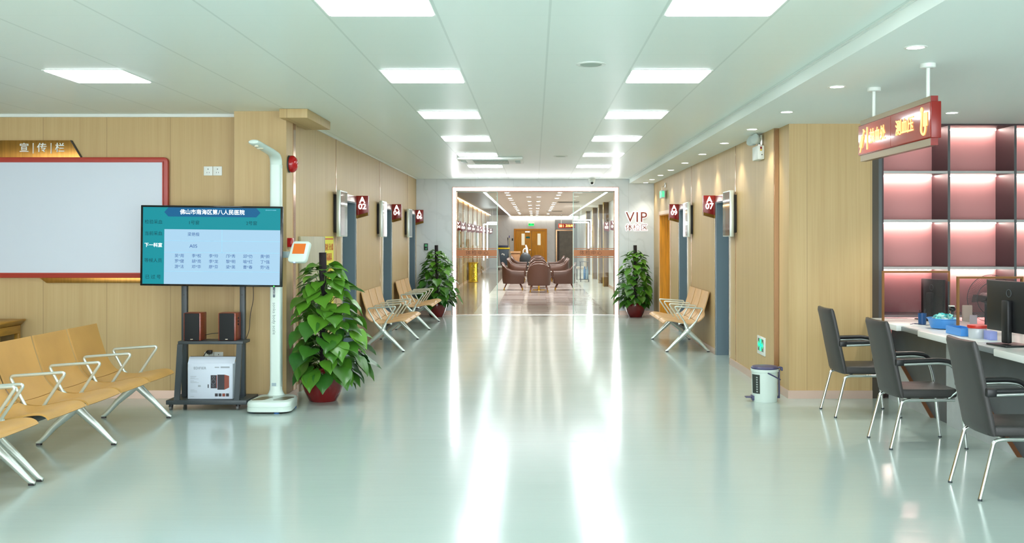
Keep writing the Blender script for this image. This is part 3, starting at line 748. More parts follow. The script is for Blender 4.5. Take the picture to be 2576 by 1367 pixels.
# cleaning trolley, carton, vacuum
tr = thing('cleaning_trolley', 'cleaning trolley with dark grey bag and yellow rim at the far left', 'trolley', (-1.55, 52, 0))
x0, x1, yt = PX(1254, 52), PX(1281, 52), 52
MB().prism([(x0+.02, 1.05), (x1-.02, 1.05), (x1-.08, .22), (x0+.12, .22)], 1, yt-.28, yt+.25, bev=.03).build('bag', mat('slate_grey_bag', (62, 78, 90), .6), tr)
MB().box(x0-.02, x1+.03, yt-.3, yt+.28, 1.05, 1.12, .02).build('rim', mat('bright_yellow_plastic', (228, 204, 20), .4), tr)
MB().box(x0, x1-.05, yt-.2, yt+.2, 1.12, 1.24, .03).build('tray', mat('navy_tray', (44, 54, 84), .5), tr)
MB().box(x0-.02, x1-.02, yt-.3, yt+.3, .1, .2, .02).build('base', M_WHITEP, tr)
for sx in (x0+.03, x1-.06):
    MB().cyl((sx-.02, yt-.25, .05), (sx+.02, yt-.25, .05), .05, n=14).build('wheel', M_BLACK, tr)
MB().box(x0-.06, x0-.02, yt-.02, yt+.02, .1, 1.3).build('handle', M_CHARC, tr)
text('3', .22, ((x0+x1)/2-.02, yt-.285, .78), None, M_WHITE, tr, 'emblem', rot=(R(90), R(-70), 0), bold=.004)
for px, c1, lab in ((1277.5, (40, 40, 44), 'mop with thin dark handle leaning behind the cleaning trolley'), (1280.5, (200, 190, 130), 'mop with pale handle and blue grip behind the cleaning trolley')):
    t = thing('mop', lab, 'mop', (PX(px+3, 53), 53, 0))
    top = 598 if px < 1279 else 593
    MB().cyl((PX(px+3, 53), 53+(px > 1279)*.5, .1), (PX(px, 53), 53.1+(px > 1279)*.5, PZ(top+6, 53)), .014, n=8).build('handle', mat('mop_stick_%d' % int(px), c1, .5), t)
    yq = 53.1+(px > 1279)*.5
    MB().cyl((PX(px, 53), yq, PZ(top+6, 53)), (PX(px-.1, 53), yq, PZ(top, 53)), .022, n=8).build('grip', mat('mop_grip_%d' % int(px), (70, 80, 170) if px > 1279 else (30, 30, 30), .5), t)
    MB().box(PX(px+3, 53)-.12, PX(px+3, 53)+.12, yq-.15, yq-.05, .0, .1, .02).build('head', M_WHITEP, t)
cb = thing('cardboard_box', 'open brown cardboard carton beside the cleaning trolley', 'box', (-.95, 51.5, 0))
MB().box(PX(1286, 51.5), PX(1308, 51.5), 51.2, 51.9, 0, .93, .004).build('body', mat('kraft_cardboard', (172, 130, 92), .8, var=.06), cb)
MB().box(PX(1284, 51.5), PX(1310, 51.5), 51.15, 51.2, .86, .95).build('flap', mat('kraft_cardboard_flap', (186, 146, 106), .8), cb)
vc = thing('vacuum_cleaner', 'white curved hose cleaner resting on a dark bag near the yellow doors', 'cleaning machine', (-.43, 50, 0))
MB().tube(fillet([(PX(1317, 50), 50, .5), (PX(1316, 50), 50, 1.0), (PX(1321, 50), 50, 1.12), (PX(1326, 50), 50, 1.0), (PX(1326, 50), 50, .7)], .12, 5), .035, 10).tube([(PX(1326, 50), 50, .8), (PX(1325, 50), 50, 1.1), (PX(1322.5, 50), 50, 1.28)], [.07, .06, .03], 10).build('hose', M_WHITE, vc)
MB().sphere((PX(1322, 50), 50, .5), .3, (1, .7, 1.4)).box(PX(1317, 50), PX(1327, 50), 49.8, 50.2, 0, .3, .03).build('body', M_CHARC, vc)
# water station and stool at the far right
wt = thing('bottle_trolley', 'black frame trolley holding blue water bottles, far right behind the glass', 'trolley', (2.0, 38.8, 0))
xs0, xs1 = PX(1457, 37.5), PX(1481, 37.5)
b = MB()
for x in (xs0+.04, xs1-.04): b.box(x-.012, x+.012, 37.3, 37.33, .08, .75); b.box(x-.012, x+.012, 37.6, 37.63, .08, .75)
b.box(xs0, xs1, 37.28, 37.65, .08, .1); b.box(xs0, xs1, 37.28, 37.65, .73, .75); b.build('frame', M_BLACK, wt)
for x in (xs0+.03, xs1-.03): MB().cyl((x, 37.3, .04), (x+.03, 37.3, .04), .04, n=12).build('wheel', M_BLACK, wt)
for i, x in enumerate((xs0+.2, xs0+.3)):
    t = thing('water_bottle', ('blue', 'pale blue')[i]+' large water bottle standing in the black trolley, '+('inner' if i == 0 else 'outer')+' one', 'bottle', (x, 37.5, .1), 'water bottles on the trolley')
    MB().lathe([(.0001, .1), (.042, .1), (.046, .14), (.046, .42), (.03, .5), (.03, .56), (1e-4, .56)], (x, 37.47, 0), 16).build('body', mat('blue_bottle_%d' % i, ((60, 120, 170), (130, 170, 190))[i], .1), t)
st = thing('lounge_stool', 'beige padded chair with black legs behind the right glass door', 'chair', (1.75, 39, 0))
xs = PX(1458, 39.2)
MB().box(xs-.12, xs+.25, 39.0, 39.5, .42, .5, .02).box(xs+.18, xs+.25, 39.0, 39.5, .5, .85, .02).build('cushion', mat('beige_fabric', (186, 172, 150), .8), st)
for sx in (-.1, .22):
    for sy in (39.03, 39.47): MB().cyl((xs+sx, sy, .42), (xs+sx, sy, 0), .015, .01, 8).build('leg', M_BLACK, st)

# ------------------------------------------------------------------ waiting benches
def arc_profile(pts, n=6):
    P = [Vector((p[0], p[1])) for p in pts]; out = []
    for i in range(len(P)-1):
        p0 = P[max(i-1, 0)]; p1 = P[i]; p2 = P[i+1]; p3 = P[min(i+2, len(P)-1)]
        for k in range(n):
            t = k/n
            out.append(.5*((2*p1)+(p2-p0)*t+(2*p0-5*p1+4*p2-p3)*t*t+(3*p1-p0-3*p2+p3)*t**3))
    out.append(P[-1]); return out
def shell(prof, y0, y1, th, edge_drop=.0, bow=.0):
    """profile in x,z swept along y with thickness, slight crown across the width"""
    n = len(prof); ny = 8; vs = []; fs = []
    nor = []
    for i in range(n):
        d = (prof[min(i+1, n-1)]-prof[max(i-1, 0)]).normalized(); nor.append(Vector((-d.y, d.x)))
    for j in range(ny+1):
        t = j/ny; y = y0+(y1-y0)*t; cr = 1-(2*t-1)**2
        for i in range(n):
            ins = 0
            off = -bow*(cr)
            p = prof[i]+nor[i]*off; vs.append((p.x, y, p.y))
        for i in range(n):
            p = prof[i]+nor[i]*(-bow*cr-th); vs.append((p.x, y, p.y))
    S = 2*n
    for j in range(ny):
        for i in range(n-1):
            a = j*S+i; fs.append([a, a+1, a+S+1, a+S]); b = a+n; fs.append([b+1, b, b+S, b+S+1])
        a = j*S; fs.append([a, a+S, a+n+S, a+n]); a = j*S+n-1; fs.append([a+S, a, a+n, a+n+S])
    for i in range(n-1):
        fs.append([i+1, i, i+n, i+n+1]); a = ny*S+i; fs.append([a, a+1, a+n+1, a+n])
    return vs, fs
PITCH = .59
def bench(name, label, group, nseat, legs, m, loc, rz, pitch=PITCH, bk=1.0):
    """local: faces +X, first seat starts at y=0 going to +y"""
    t = thing(name, label, 'bench', (0, 0, 0), group, local=True)
    backp = arc_profile([(-.345*bk, .845), (-.322*bk, .76), (-.293*bk, .67), (-.262*bk, .58), (-.228, .51), (-.183, .455), (-.145, .43)])
    seatp = arc_profile([(-.142, .428), (-.08, .408), (0, .402), (.10, .418), (.20, .438), (.28, .443), (.325, .428), (.345, .405)])
    for i in range(nseat):
        y0 = i*pitch+.02; y1 = (i+1)*pitch-.02
        s = shell(backp, y0, y1, .014, bow=.012); MB().add(*s).build('backrest', m, t, 50)
        s = shell(seatp, y0, y1, .014, bow=.012); MB().add(*s).build('seat', m, t, 50)
    b = MB(); b.box(-.03, .03, .05, nseat*pitch-.05, .30, .345, .006); b.build('beam', M_CHARC, t)
    for i in range(nseat+1):
        y = i*pitch
        ap = fillet([(-.07, y, .35), (-.10, y, .40), (-.215, y, .612), (.19, y, .64), (.03, y, .40), (.0, y, .35)], .035, 5)
        am = MB().tube(ap, .0115, 10)
        if i not in legs: am.box(-.08, .05, y-.01, y+.01, .33, .37, .004)
        am.build('armrest', M_ALU, t)
    for i in legs:
        y = i*pitch
        b = MB()
        fl = ((0, 1, 0), .85)
        b.tube([(.0, y, .30), (.06, y, .24), (.16, y, .145), (.25, y, .055), (.285, y, .022), (.31, y, .012)], [.04, .034, .026, .02, .018, .012], 12, flat=fl)
        b.tube([(.0, y, .30), (-.06, y, .24), (-.17, y, .145), (-.25, y, .055), (-.285, y, .022), (-.31, y, .012)], [.04, .034, .026, .02, .018, .012], 12, flat=fl)
        b.tube([(.0, y, .30), (-.05, y, .345), (-.10, y, .405), (-.13, y, .44)], [.034, .025, .016, .01], 12, flat=fl)
        b.tube([(.0, y, .30), (.02, y, .35), (.05, y, .41)], [.034, .024, .013], 12, flat=fl)
        lg = b.build('leg', M_ALU, t)
        MB().prism([(.036*math.cos(PI*q/3), .30+.036*math.sin(PI*q/3)) for q in range(6)], 1, y-.045, y+.045, bev=.004).build('hub', M_ALU, lg)
        for fx in (.272, -.307): MB().box(fx, fx+.035, y-.014, y+.014, 0, .014).build('foot_pad', M_BLACK, lg)
    t.location = loc; t.rotation_euler = (0, 0, rz)
    return t
XB = -3.545
bench('waiting_bench', 'four seat tan waiting bench with silver armrests before the notice board', 'large tan waiting benches on the left', 4, (0, 2, 4), M_SEAT, (XB, 9.04-4*PITCH, 0), 0)
bench('waiting_bench', 'tan waiting bench cut by the bottom left picture edge, nearest the camera', 'large tan waiting benches on the left', 4, (0, 2, 4), M_SEAT, (XB, 6.575-4*PITCH, 0), 0)
bench('slatted_bench', 'three seat pale wood bench on the left wall just beyond the big plant', 'pale wood three seat benches', 3, (0, 3), M_SEATB, (-2.14, 14.3, 0), 0, bk=.86)
bench('slatted_bench', 'three seat pale wood bench on the left wall near the far plant', 'pale wood three seat benches', 3, (0, 3), M_SEATB, (-2.13, 17.75, 0), 0, bk=.86)
bench('slatted_bench', 'three seat pale wood bench against the right wall', 'pale wood three seat benches', 3, (0, 3), M_SEATB, (2.155, 16.07, 0), PI, bk=.86)

# ------------------------------------------------------------------ black visitor chairs
def visitor_chair():
    t = thing('visitor_chair', 'x', 'chair', (0, 0, 0), 'black leather visitor chairs at the counter', local=True)
    # seat faces +X
    MB().prism([(p.x, p.y) for p in fillet([(-.22, -.215, 0), (.24, -.225, 0), (.24, .225, 0), (-.22, .215, 0)], .05, 4, True)], 2, .385, .455, bev=.025, seg=3).build('seat', M_LEATHER, t)
    bp = arc_profile([(-.165, .395), (-.185, .50), (-.21, .62), (-.235, .75), (-.262, .88), (-.285, .975)], 3)
    n = len(bp); vs = []; fs = []; ny = 10; thk = .05
    nor = [Vector((-(bp[min(i+1, n-1)]-bp[max(i-1, 0)]).normalized().y, (bp[min(i+1, n-1)]-bp[max(i-1, 0)]).normalized().x)) for i in range(n)]
    ring = []
    for i in range(n):
        t_ = i/(n-1); hw = .225-.012*t_*t_; p = bp[i]; nn = nor[i]
        if i in (0, n-1): tt = thk*.5
        else: tt = thk
        sec = []
        m_ = 20
        for k in range(m_):
            a = 2*PI*k/m_; cx, cy = math.cos(a), math.sin(a)
            yy = hw*(abs(cx)**.35)*(1 if cx > 0 else -1)
            dd = tt*.5*(abs(cy)**.5)*(1 if cy > 0 else -1)
            cu = .03*(1-(yy/hw)**2)
            q = p+nn*(dd+thk*.5+cu*.6); sec.append((q.x, yy, q.y))
        vs += sec
    for i in range(n-1):
        for k in range(m_): fs.append([i*m_+k, i*m_+(k+1) % m_, (i+1)*m_+(k+1) % m_, (i+1)*m_+k])
    fs.append(list(range(m_))[::-1]); fs.append([(n-1)*m_+k for k in range(m_)])
    MB().add(vs, fs).build('backrest', M_LEATHER, t, 55)
    for s in (-1, 1):
        y = s*.232
        fr = fillet([(-.285, y, .012), (-.195, y*.95, .36), (-.15, y*.95, .372), (.21, y*.95, .372)], .05, 5)
        MB().tube(fr, .0125, 12).build('rear_leg', M_CHROME, t)
        fr = fillet([(-.19, y, .645), (.10, y, .655), (.19, y, .64), (.235, y, .52), (.255, y, .37), (.295, y, .012)], .07, 6)
        MB().tube(fr, .0125, 12).build('front_leg', M_CHROME, t)
        ar = fillet([(-.235, y, .668), (.09, y, .677), (.17, y, .665), (.215, y, .62)], .06, 6)
        MB().tube(ar, [.018]*len(ar), 12, flat=((0, 1, 0), 1.25)).box(-.25, -.19, y-.024, y+.024, .635, .685, .008).build('armrest', M_BLACK, t)
        for fx in (-.285, .295): MB().cyl((fx, y, 0), (fx, y, .012), .0138, n=12).build('foot_cap', M_CHARC, t)
        MB().cyl((.16, y*.9, .375), (.24, y, .45), .008, n=8).build('bracket', M_CHROME, t)
    MB().cyl((.20, -.22, .372), (.20, .22, .372), .011, n=10).cyl((-.12, -.22, .372), (-.12, .22, .372), .011, n=10).build('cross_tube', M_CHROME, t)
    return t
vch = visitor_chair()
vch.location = (2.965, 9.28, 0); vch['label'] = 'black leather visitor chair farthest along the counter, before the wood pillar'
copy_tree(vch, (2.97, 7.92, 0), R(2), 'black leather visitor chair in the middle of the row at the counter')
copy_tree(vch, (3.0, 6.41, 0), R(-1), 'black leather visitor chair nearest the camera, cut by the right picture edge')

# ------------------------------------------------------------------ counter
M_CLT = mat('light_grey_laminate', (176, 184, 184), .45, var=.05)
M_CDK = mat('slate_grey_laminate', (78, 86, 90), .4, var=.06)
M_CTOP = mat('white_quartz', (226, 230, 226), .3)
CX, CF = 3.53, 3.33
YC0, YC1 = 4.4, 10.13
cn = thing('blood_draw_counter', 'long grey and white counter along the right, chairs before it', 'counter', (3.7, 7.5, 0))
MB().box(CX+.03, CX+.06, YC0, YC1, 0, .755).build('recessed_panel', M_CDK, cn)
for q, ys_ in enumerate((10.13, 8.70, 7.25, 5.80)):
    le = 1.27 if q else 1.07
    zt = .66 if q else .54
    MB().prism([(ys_, 0), (ys_, zt), (ys_-le, 0)], 0, CX, CX+.03).build('wedge_panel', M_CLT, cn)
    MB().prism([(ys_-le, 0), (ys_-le-.018, 0), (ys_, zt+.012), (ys_, zt)], 0, CX-.004, CX+.034).build('wood_edge', mat('copper_brown_edge', (120, 78, 50), .4, .2), cn)
    if q: MB().box(CX-.005, CX+.03, ys_-.36, ys_, zt*.5, .755).build('wedge_panel', M_CLT, cn)
MB().box(CF+.015, 4.15, YC0, YC1, .755, .795, .004).build('worktop', mat('grey_worktop_edge', (120, 128, 130), .35), cn)
MB().box(CF+.03, 4.14, YC0, YC1, .795, .80).build('worktop_surface', M_CTOP, cn)
MB().box(4.1, 4.14, YC0, YC1, 0, .755).build('back_panel', M_CDK, cn)
for q, (ya, yb) in enumerate(((10.13, 9.27), (8.76, 7.86), (7.31, 6.41), (5.86, 4.96))):
    tag(MB().box(CF-.03, CF+.38, yb, ya, .752, .806, .008).build('worktop_slab', M_CTOP, cn))
# partitions
def partition(x0, x1, y, z0, z1, lab):
    t = thing('glass_partition', lab, 'partition', ((x0+x1)/2, y, z0), 'bronze framed glass partitions on the counter')
    MB().box(x0+.012, x1-.012, y-.004, y+.004, z0+.03, z1-.012).build('glass_pane', M_GLASS2, t)
    MB().ring(x0, x1, y-.012, y+.012, z0, z1, .018).build('frame', M_BRONZEF, t)
    MB().box(x1-.026, x1-.012, y-.03, y-.012, z0, z1-.1).build('dark_post', M_CHARC, t)
    return t
M_BRONZEF = mat('brown_bronze_frame', (128, 88, 46), .3, .5)
partition(PX(2219, 9.7), PX(2389, 9.7), 9.7, .801, PZ(682, 9.7), 'bronze framed glass partition on the counter, farther one by the shelves')
partition(PX(2407, 8.59), 4.13, 8.59, .801, PZ(696, 8.59), 'bronze framed glass partition on the counter, nearer one behind the monitor')
# monitors
def monitor(x, y, rz, lab, w_=.54, h_=.33, zc=1.08):
    t = thing('computer_monitor', lab, 'monitor', (0, 0, 0), 'computer monitors on the counter', local=True)
    # back faces -X in local; width along y
    MB().box(-.02, .012, -w_/2, w_/2, zc-h_/2-.80, zc+h_/2-.80, .006).build('casing', M_BLACK, t)
    MB().box(.012, .016, -w_/2+.01, w_/2-.01, zc-h_/2-.79, zc+h_/2-.81).build('screen_glass', M_SCREENB, t)
    MB().box(-.06, -.02, -.04, .04, .02, zc-.8+.05, .01).build('neck', M_BLACK, t)
    MB().box(-.13, .10, -.12, .12, .0, .014, .005).build('base', M_BLACK, t)
    MB().tube([( -.0225, .028*math.cos(2*PI*q/20), zc-.8+.10+.028*math.sin(2*PI*q/20)) for q in range(20)], .0022, 6, closed=True).build('ring_emblem', mat('grey_emblem', (90, 98, 102), .4), t)
    MB().box(-.023, -.02, -.022, .022, zc-.8-.035, zc-.8-.012).build('label_plate', mat('pale_label', (150, 156, 156), .5), t)
    t.location = (x, y, .801); t.rotation_euler = (0, 0, rz)
    return t
monitor(3.545, 7.55, R(9), 'black monitor seen from behind, nearest one on the counter', .56, .38, 1.09)
monitor(PX(2345, 9.9)+.02, 9.92, R(14), 'dark monitor behind the farther glass partition', .34, .36, 1.02)

def basin(c, r0, r1, h, m, name, parent):
    pr = [(r0*.98, 0), (r0, .004), (r1, h-.008), (r1+.012, h), (r1+.008, h+.004), (r1-.006, h), (r0-.008, .01), (1e-4, .01)]
    return MB().lathe([(1e-4, 0)]+pr, c, 32, sx=1, sy=1.15).build(name, m, parent)
M_BLUEB = mat('sky_blue_plastic', (74, 150, 226), .35)
bx, by = PX(2372, 9.0), 9.0
bs = thing('blue_basket', 'round blue plastic basket heaped with turquoise wrappers on the counter', 'basket', (bx, by, .801))
basin((bx, by, .806), .10, .125, .085, M_BLUEB, 'bowl', bs)
random.seed(4)
wr = thing('glove_wrappers', 'heap of crumpled turquoise and white wrappers in the round blue basket', 'wrappers', (bx, by, .82))
wr['kind'] = 'stuff'
for q, cc in enumerate(((90, 206, 206), (214, 236, 232), (150, 224, 214))):
    b = MB()
    for k in range(16):
        a = random.uniform(0, 2*PI); r_ = random.uniform(0, .09); cx, cy, cz = bx+r_*math.cos(a), by+r_*math.sin(a), .872+random.uniform(0, .045)*(1-r_/.14)
        M = Matrix.Translation((cx, cy, cz)) @ Euler((random.uniform(-1, 1), random.uniform(-1, 1), random.uniform(0, 6))).to_matrix().to_4x4()
        vs = []; fs = []
        for i in range(5):
            for j in range(5): vs.append(((i-2)*.018, (j-2)*.013, random.uniform(-.008, .008)))
        for i in range(4):
            for j in range(4): fs.append([i*5+j, i*5+j+5, i*5+j+6, i*5+j+1])
        b.add(vs, fs, M=M)
    b.build('crumpled_film', mat('film_%d' % q, cc, .35), wr, 70)
bq = thing('blue_tray', 'rectangular blue plastic tray behind the nearer partition post', 'tray', (PX(2424, 8.45), 8.35, .801))
xx0, xx1 = PX(2398, 8.35), PX(2437, 8.35)
b = MB(); b.box(xx0+.006, xx1-.006, 8.206, 8.494, .808, .815); b.box(xx0, xx1, 8.2, 8.206, .808, .87); b.box(xx0, xx1, 8.494, 8.5, .808, .87); b.box(xx0, xx0+.006, 8.206, 8.494, .808, .87); b.box(xx1-.006, xx1, 8.206, 8.494, .808, .87)
b.build('tray_body', M_BLUEB, bq)
jx, jy = PX(2459, 8.1), 8.1
jr = thing('specimen_jar', 'clear plastic jar with bright red lid on the counter', 'jar', (jx, jy, .801))
MB().lathe([(1e-4, 0), (.062, 0), (.068, .01), (.07, .07), (.066, .085), (1e-4, .085)], (jx, jy, .801), 28).build('body', mat('clear_jar_plastic', (190, 196, 200), .15, spec=.6), jr)
MB().lathe([(1e-4, .084), (.076, .084), (.078, .09), (.076, .108), (1e-4, .11)], (jx, jy, .801), 28).build('lid', mat('red_lid', (196, 44, 30), .35), jr)
tag(MB().box(PX(2484, 7.95), PX(2502, 7.95), 7.9, 8.02, .801, .875, .004).build('tissue_box', mat('lavender_card', (150, 160, 220), .6)), 'small lavender blue box beside the red lidded jar', 'box')
cx, cy = PX(2320, 9.35), 9.35
cu = thing('pen_cup', 'dark blue pen cup on the counter left of the basket', 'cup', (cx, cy, .801))
MB().lathe([(1e-4, 0), (.03, 0), (.034, .004), (.038, .105), (.035, .105), (.03, .01), (1e-4, .01)], (cx, cy, .806), 20).build('cup', mat('deep_blue_plastic', (26, 76, 130), .3), cu)
MB().cyl((cx+.005, cy, .82), (cx+.03, cy, .95), .004, n=6).cyl((cx-.01, cy, .82), (cx-.02, cy+.01, .94), .004, n=6).build('pen', M_BLACK, cu)
tq = thing('tangled_cable', 'thin dark blue cable lying beside the blue pen cup', 'cable', (cx-.06, cy, .806))
random.seed(2)
pts = [(cx-.13, 9.3, .812), (cx-.10, 9.22, .83), (cx-.03, 9.25, .812), (cx-.06, 9.33, .812), (cx-.12, 9.3, .82), (cx-.02, 9.2, .812), (cx+.05, 9.25, .812)]
MB().tube(fillet(pts, .04, 5), .0025, 6).build('cord', mat('navy_cord', (24, 44, 80), .5), tq)
wp = thing('webcam', 'small black camera with white top on the counter behind the basket', 'camera', (PX(2396, 9.3), 9.3, .801))
MB().cyl((PX(2396, 9.3), 9.3, .801), (PX(2396, 9.3), 9.3, .93), .012, n=10).build('stand', M_CHARC, wp)
MB().sphere((PX(2396, 9.3), 9.3, .95), .028, n=16).build('head', M_BLACKG, wp)
MB().box(PX(2396, 9.3)-.03, PX(2396, 9.3)+.015, 9.28, 9.32, .975, .985, .003).build('cap', M_WHITE, wp)
oc = thing('cream_chair_back', 'cream moulded chair standing behind the counter between the partitions', 'chair', (4.2, 9.85, 0))
cxx = 4.222
MB().box(cxx-.06, cxx+.04, 9.88, 9.9, .62, PZ(768, 9.9), .03, seg=4).box(cxx-.05, cxx+.035, 9.72, 9.9, .42, .45, .01).build('shell', mat('cream_plastic', (204, 196, 178), .5), oc)
for sx in (-.035, .02):
    for sy in (9.74, 9.88): MB().cyl((cxx+sx, sy, .42), (cxx+sx, sy, 0), .012, n=8).build('leg', M_CHROME, oc)
pa = tag(MB().box(PX(2434, 8.9), PX(2452, 8.9), 8.85, 8.86, .801, .93, M=None).build('paper_pack', mat('white_paper_pack', (222, 230, 232), .6)), 'upright white paper pack behind the red lidded jar', 'paper')
# fan
fx, fy, fz = PX(2490, 10.02), 10.02, PZ(751, 10.02)
fn = thing('pedestal_fan', 'black wire cage pedestal fan behind the nearer glass partition', 'fan', (fx, fy, 0))
b = MB()
RC = .232
for q in range(80):
    a = 2*PI*q/80; ca, sa = math.cos(a), math.sin(a)
    b.tube([(fx+.03*ca, fy-.10, fz+.03*sa), (fx+RC*.7*ca, fy-.085, fz+RC*.7*sa), (fx+RC*ca, fy-.02, fz+RC*sa), (fx+RC*.7*ca, fy+.045, fz+RC*.7*sa), (fx+.05*ca, fy+.06, fz+.05*sa)], .0009, 4)
for rr, yy in ((RC, -.02), (RC*.7, -.085), (.05, -.10)):
    b.tube([(fx+rr*math.cos(2*PI*q/36), fy+yy, fz+rr*math.sin(2*PI*q/36)) for q in range(36)], .003, 6, closed=True)
cage = b.build('wire_cage', M_CHARC, fn)
b = MB()
for q in range(4):
    a = PI/2*q; vs = []; fs = []
    for i in range(5):
        for j in range(4):
            rr = .03+.16*i/4; aa = a+(-.35+.7*j/3)*(1-.1*i); vs.append((fx+rr*math.cos(aa), fy-.035+.02*(j-1.5)/1.5, fz+rr*math.sin(aa)))
    for i in range(4):
        for j in range(3): fs.append([i*4+j, i*4+j+1, i*4+j+5, i*4+j+4])
    b.add(vs, fs)
b.build('fan_blades', mat('smoke_grey_blade', (110, 96, 92), .3), fn)
MB().cyl((fx, fy-.05, fz), (fx, fy+.14, fz), .055, .05, 20).build('motor_housing', M_BLACK, fn)
MB().cyl((fx, fy+.08, 0), (fx, fy+.08, fz-.04), .016, n=12).build('pole', M_CHARC, fn)
MB().lathe([(1e-4, .0), (.18, 0), (.18, .012), (.03, .04), (1e-4, .04)], (fx, fy+.08, 0), 28).build('base', M_BLACK, fn)

# ------------------------------------------------------------------ lit display cabinet
M_PINK = mat('dusty_rose_back_panel', (214, 152, 150), .55)
M_CABD = mat('dark_maroon_brown_board', (70, 52, 56), .45)
M_CABE = mat('graphite_edge', (88, 92, 94), .35, .3)
M_CABLED = mat('shelf_led_strip', (255, 240, 230), .5, emit=30, ecol=(255, 232, 222))
cab = thing('display_cabinet', 'tall dark shelving cabinet with lit pink back panels behind the counter', 'cabinet', (4.5, 10.4, 0))
CY0, CYB = 10.15, 10.58
V = [PX(2387, CY0)+.6635*(q-1) for q in range(0, 5)]     # front centre of the uprights
MB().box(3.372, PX(2210, CY0), CY0-.005, CYB, 0, ZS-.005).build('side_panel', mat('umber_side_board', (70, 62, 50), .5), cab)
MB().box(PX(2210, CY0), V[0]-.002, CY0, CYB, 0, ZS-.02).build('side_trim', M_CABE, cab)
zs = [PZ(316, CY0), PZ(433.5, CY0), PZ(556, CY0), PZ(675, CY0), PZ(796, CY0), .34]
MB().box(V[0], V[-1], CY0-.01, CYB, PZ(316, CY0), ZS-.001).build('top_board', M_CABD, cab)
for q, x in enumerate(V):
    if q == 0: MB().box(x-.004, x+.012, CY0, CYB-.02, 0, zs[0]).build('upright', M_CABD, cab)
    else:
        MB().box(x-.011, x+.011, CY0+.004, CYB-.02, 0, zs[0]).build('upright', M_CABD, cab)
        MB().box(x-.012, x+.012, CY0-.004, CY0+.004, 0, zs[0]).build('upright_edge', M_CABE, cab)
for q in range(len(V)-1):
    xa, xb = V[q]+.011, V[q+1]-.011
    MB().box(xa, xb, CYB-.02, CYB, 0, zs[0]).build('back_panel', M_PINK, cab)
    for k, z in enumerate(zs):
        if k > 0: 
            MB().box(xa, xb, CY0+.01, CYB-.02, z-.012, z+.012).build('shelf', M_CABE, cab)
            MB().box(xa, xb, CY0, CY0+.01, z-.013, z+.013).build('shelf_edge', mat('pale_grey_shelf_edge', (176, 176, 174), .4, .3), cab)
        if k < 5:
            zz = (z-.012) if k else z
            MB().box(xa+.01, xb-.02, CYB-.075, CYB-.06, zz-.012, zz-.0005).build('led_strip', M_CABLED, cab)

# ------------------------------------------------------------------ hanging direction sign
XS = 2.566
hs = thing('hanging_direction_sign', 'red hanging sign with golden Chinese characters over the visitor chairs', 'sign', (XS, 7.25, 2.36))
ya, yb = 6.52, 7.985
MB().box(XS-.02, XS+.045, ya, yb, 2.247, 2.483, .004).build('panel', M_RED, hs)
MB().box(XS-.014, XS+.032, ya+.03, yb-.03, 2.20, 2.247).box(XS-.014, XS+.032, ya+.03, yb-.03, 2.483, 2.52).build('bronze_rail', mat('antique_bronze_rail', (128, 112, 80), .3, .8), hs)
for za_, zc_ in ((2.20, 2.247), (2.483, 2.52)): MB().box(XS-.014, XS+.032, ya+.02, ya+.03, za_, zc_).build('red_end_cap', M_RED, hs)
MB().box(XS-.024, XS-.02, ya+.012, (ya+yb)/2-.003, 2.255, 2.475).box(XS-.024, XS-.02, (ya+yb)/2+.003, yb-.012, 2.255, 2.475).build('gloss_face', mat('glossy_red_acrylic', (178, 72, 64), .08, coat=.6), hs)
for i, yy in enumerate((6.65, 7.71)):
    rd_ = MB().cyl((XS+.01, yy, 2.52), (XS+.01, yy, ZS), .0125, n=12).build('hanging_rod', M_WHITE, hs)
    MB().lathe([(.045, ZS-.03), (.05, ZS-.027), (.05, ZS-.001)], (XS+.01, yy, 0), 24).build('ceiling_cup', M_WHITE, rd_)
text('抽血处', .115, (XS-.027, 7.53, 2.365), '-x', M_NEONY, hs, bold=.001)
text('测血压', .115, (XS-.027, 6.98, 2.365), '-x', M_NEONY, hs, bold=.001)
b = MB(); b.box(XS-.03, XS-.025, 7.755, 7.765, 2.28, 2.45)
b.tube([(XS-.027, 7.93, 2.27), (XS-.027, 7.905, 2.31)], .004, 6); b.tube([(XS-.027, 7.905, 2.31), (XS-.027, 7.86, 2.39)], .014, 8); b.tube([(XS-.027, 7.86, 2.39), (XS-.027, 7.835, 2.43)], .005, 6); b.tube([(XS-.027, 7.85, 2.44), (XS-.027, 7.815, 2.42)], .005, 6)
b.tube(fillet([(XS-.027, 6.66, 2.45), (XS-.027, 6.67, 2.36), (XS-.027, 6.68, 2.30), (XS-.027, 6.63, 2.27), (XS-.027, 6.60, 2.31), (XS-.027, 6.61, 2.36)], .03, 5), .006, 8)
b.sphere((XS-.027, 6.665, 2.44), .02, (.3, 1, 1)); b.box(XS-.03, XS-.025, 6.57, 6.635, 2.33, 2.42, .002)
b.build('sign_icons', M_NEONY, hs)

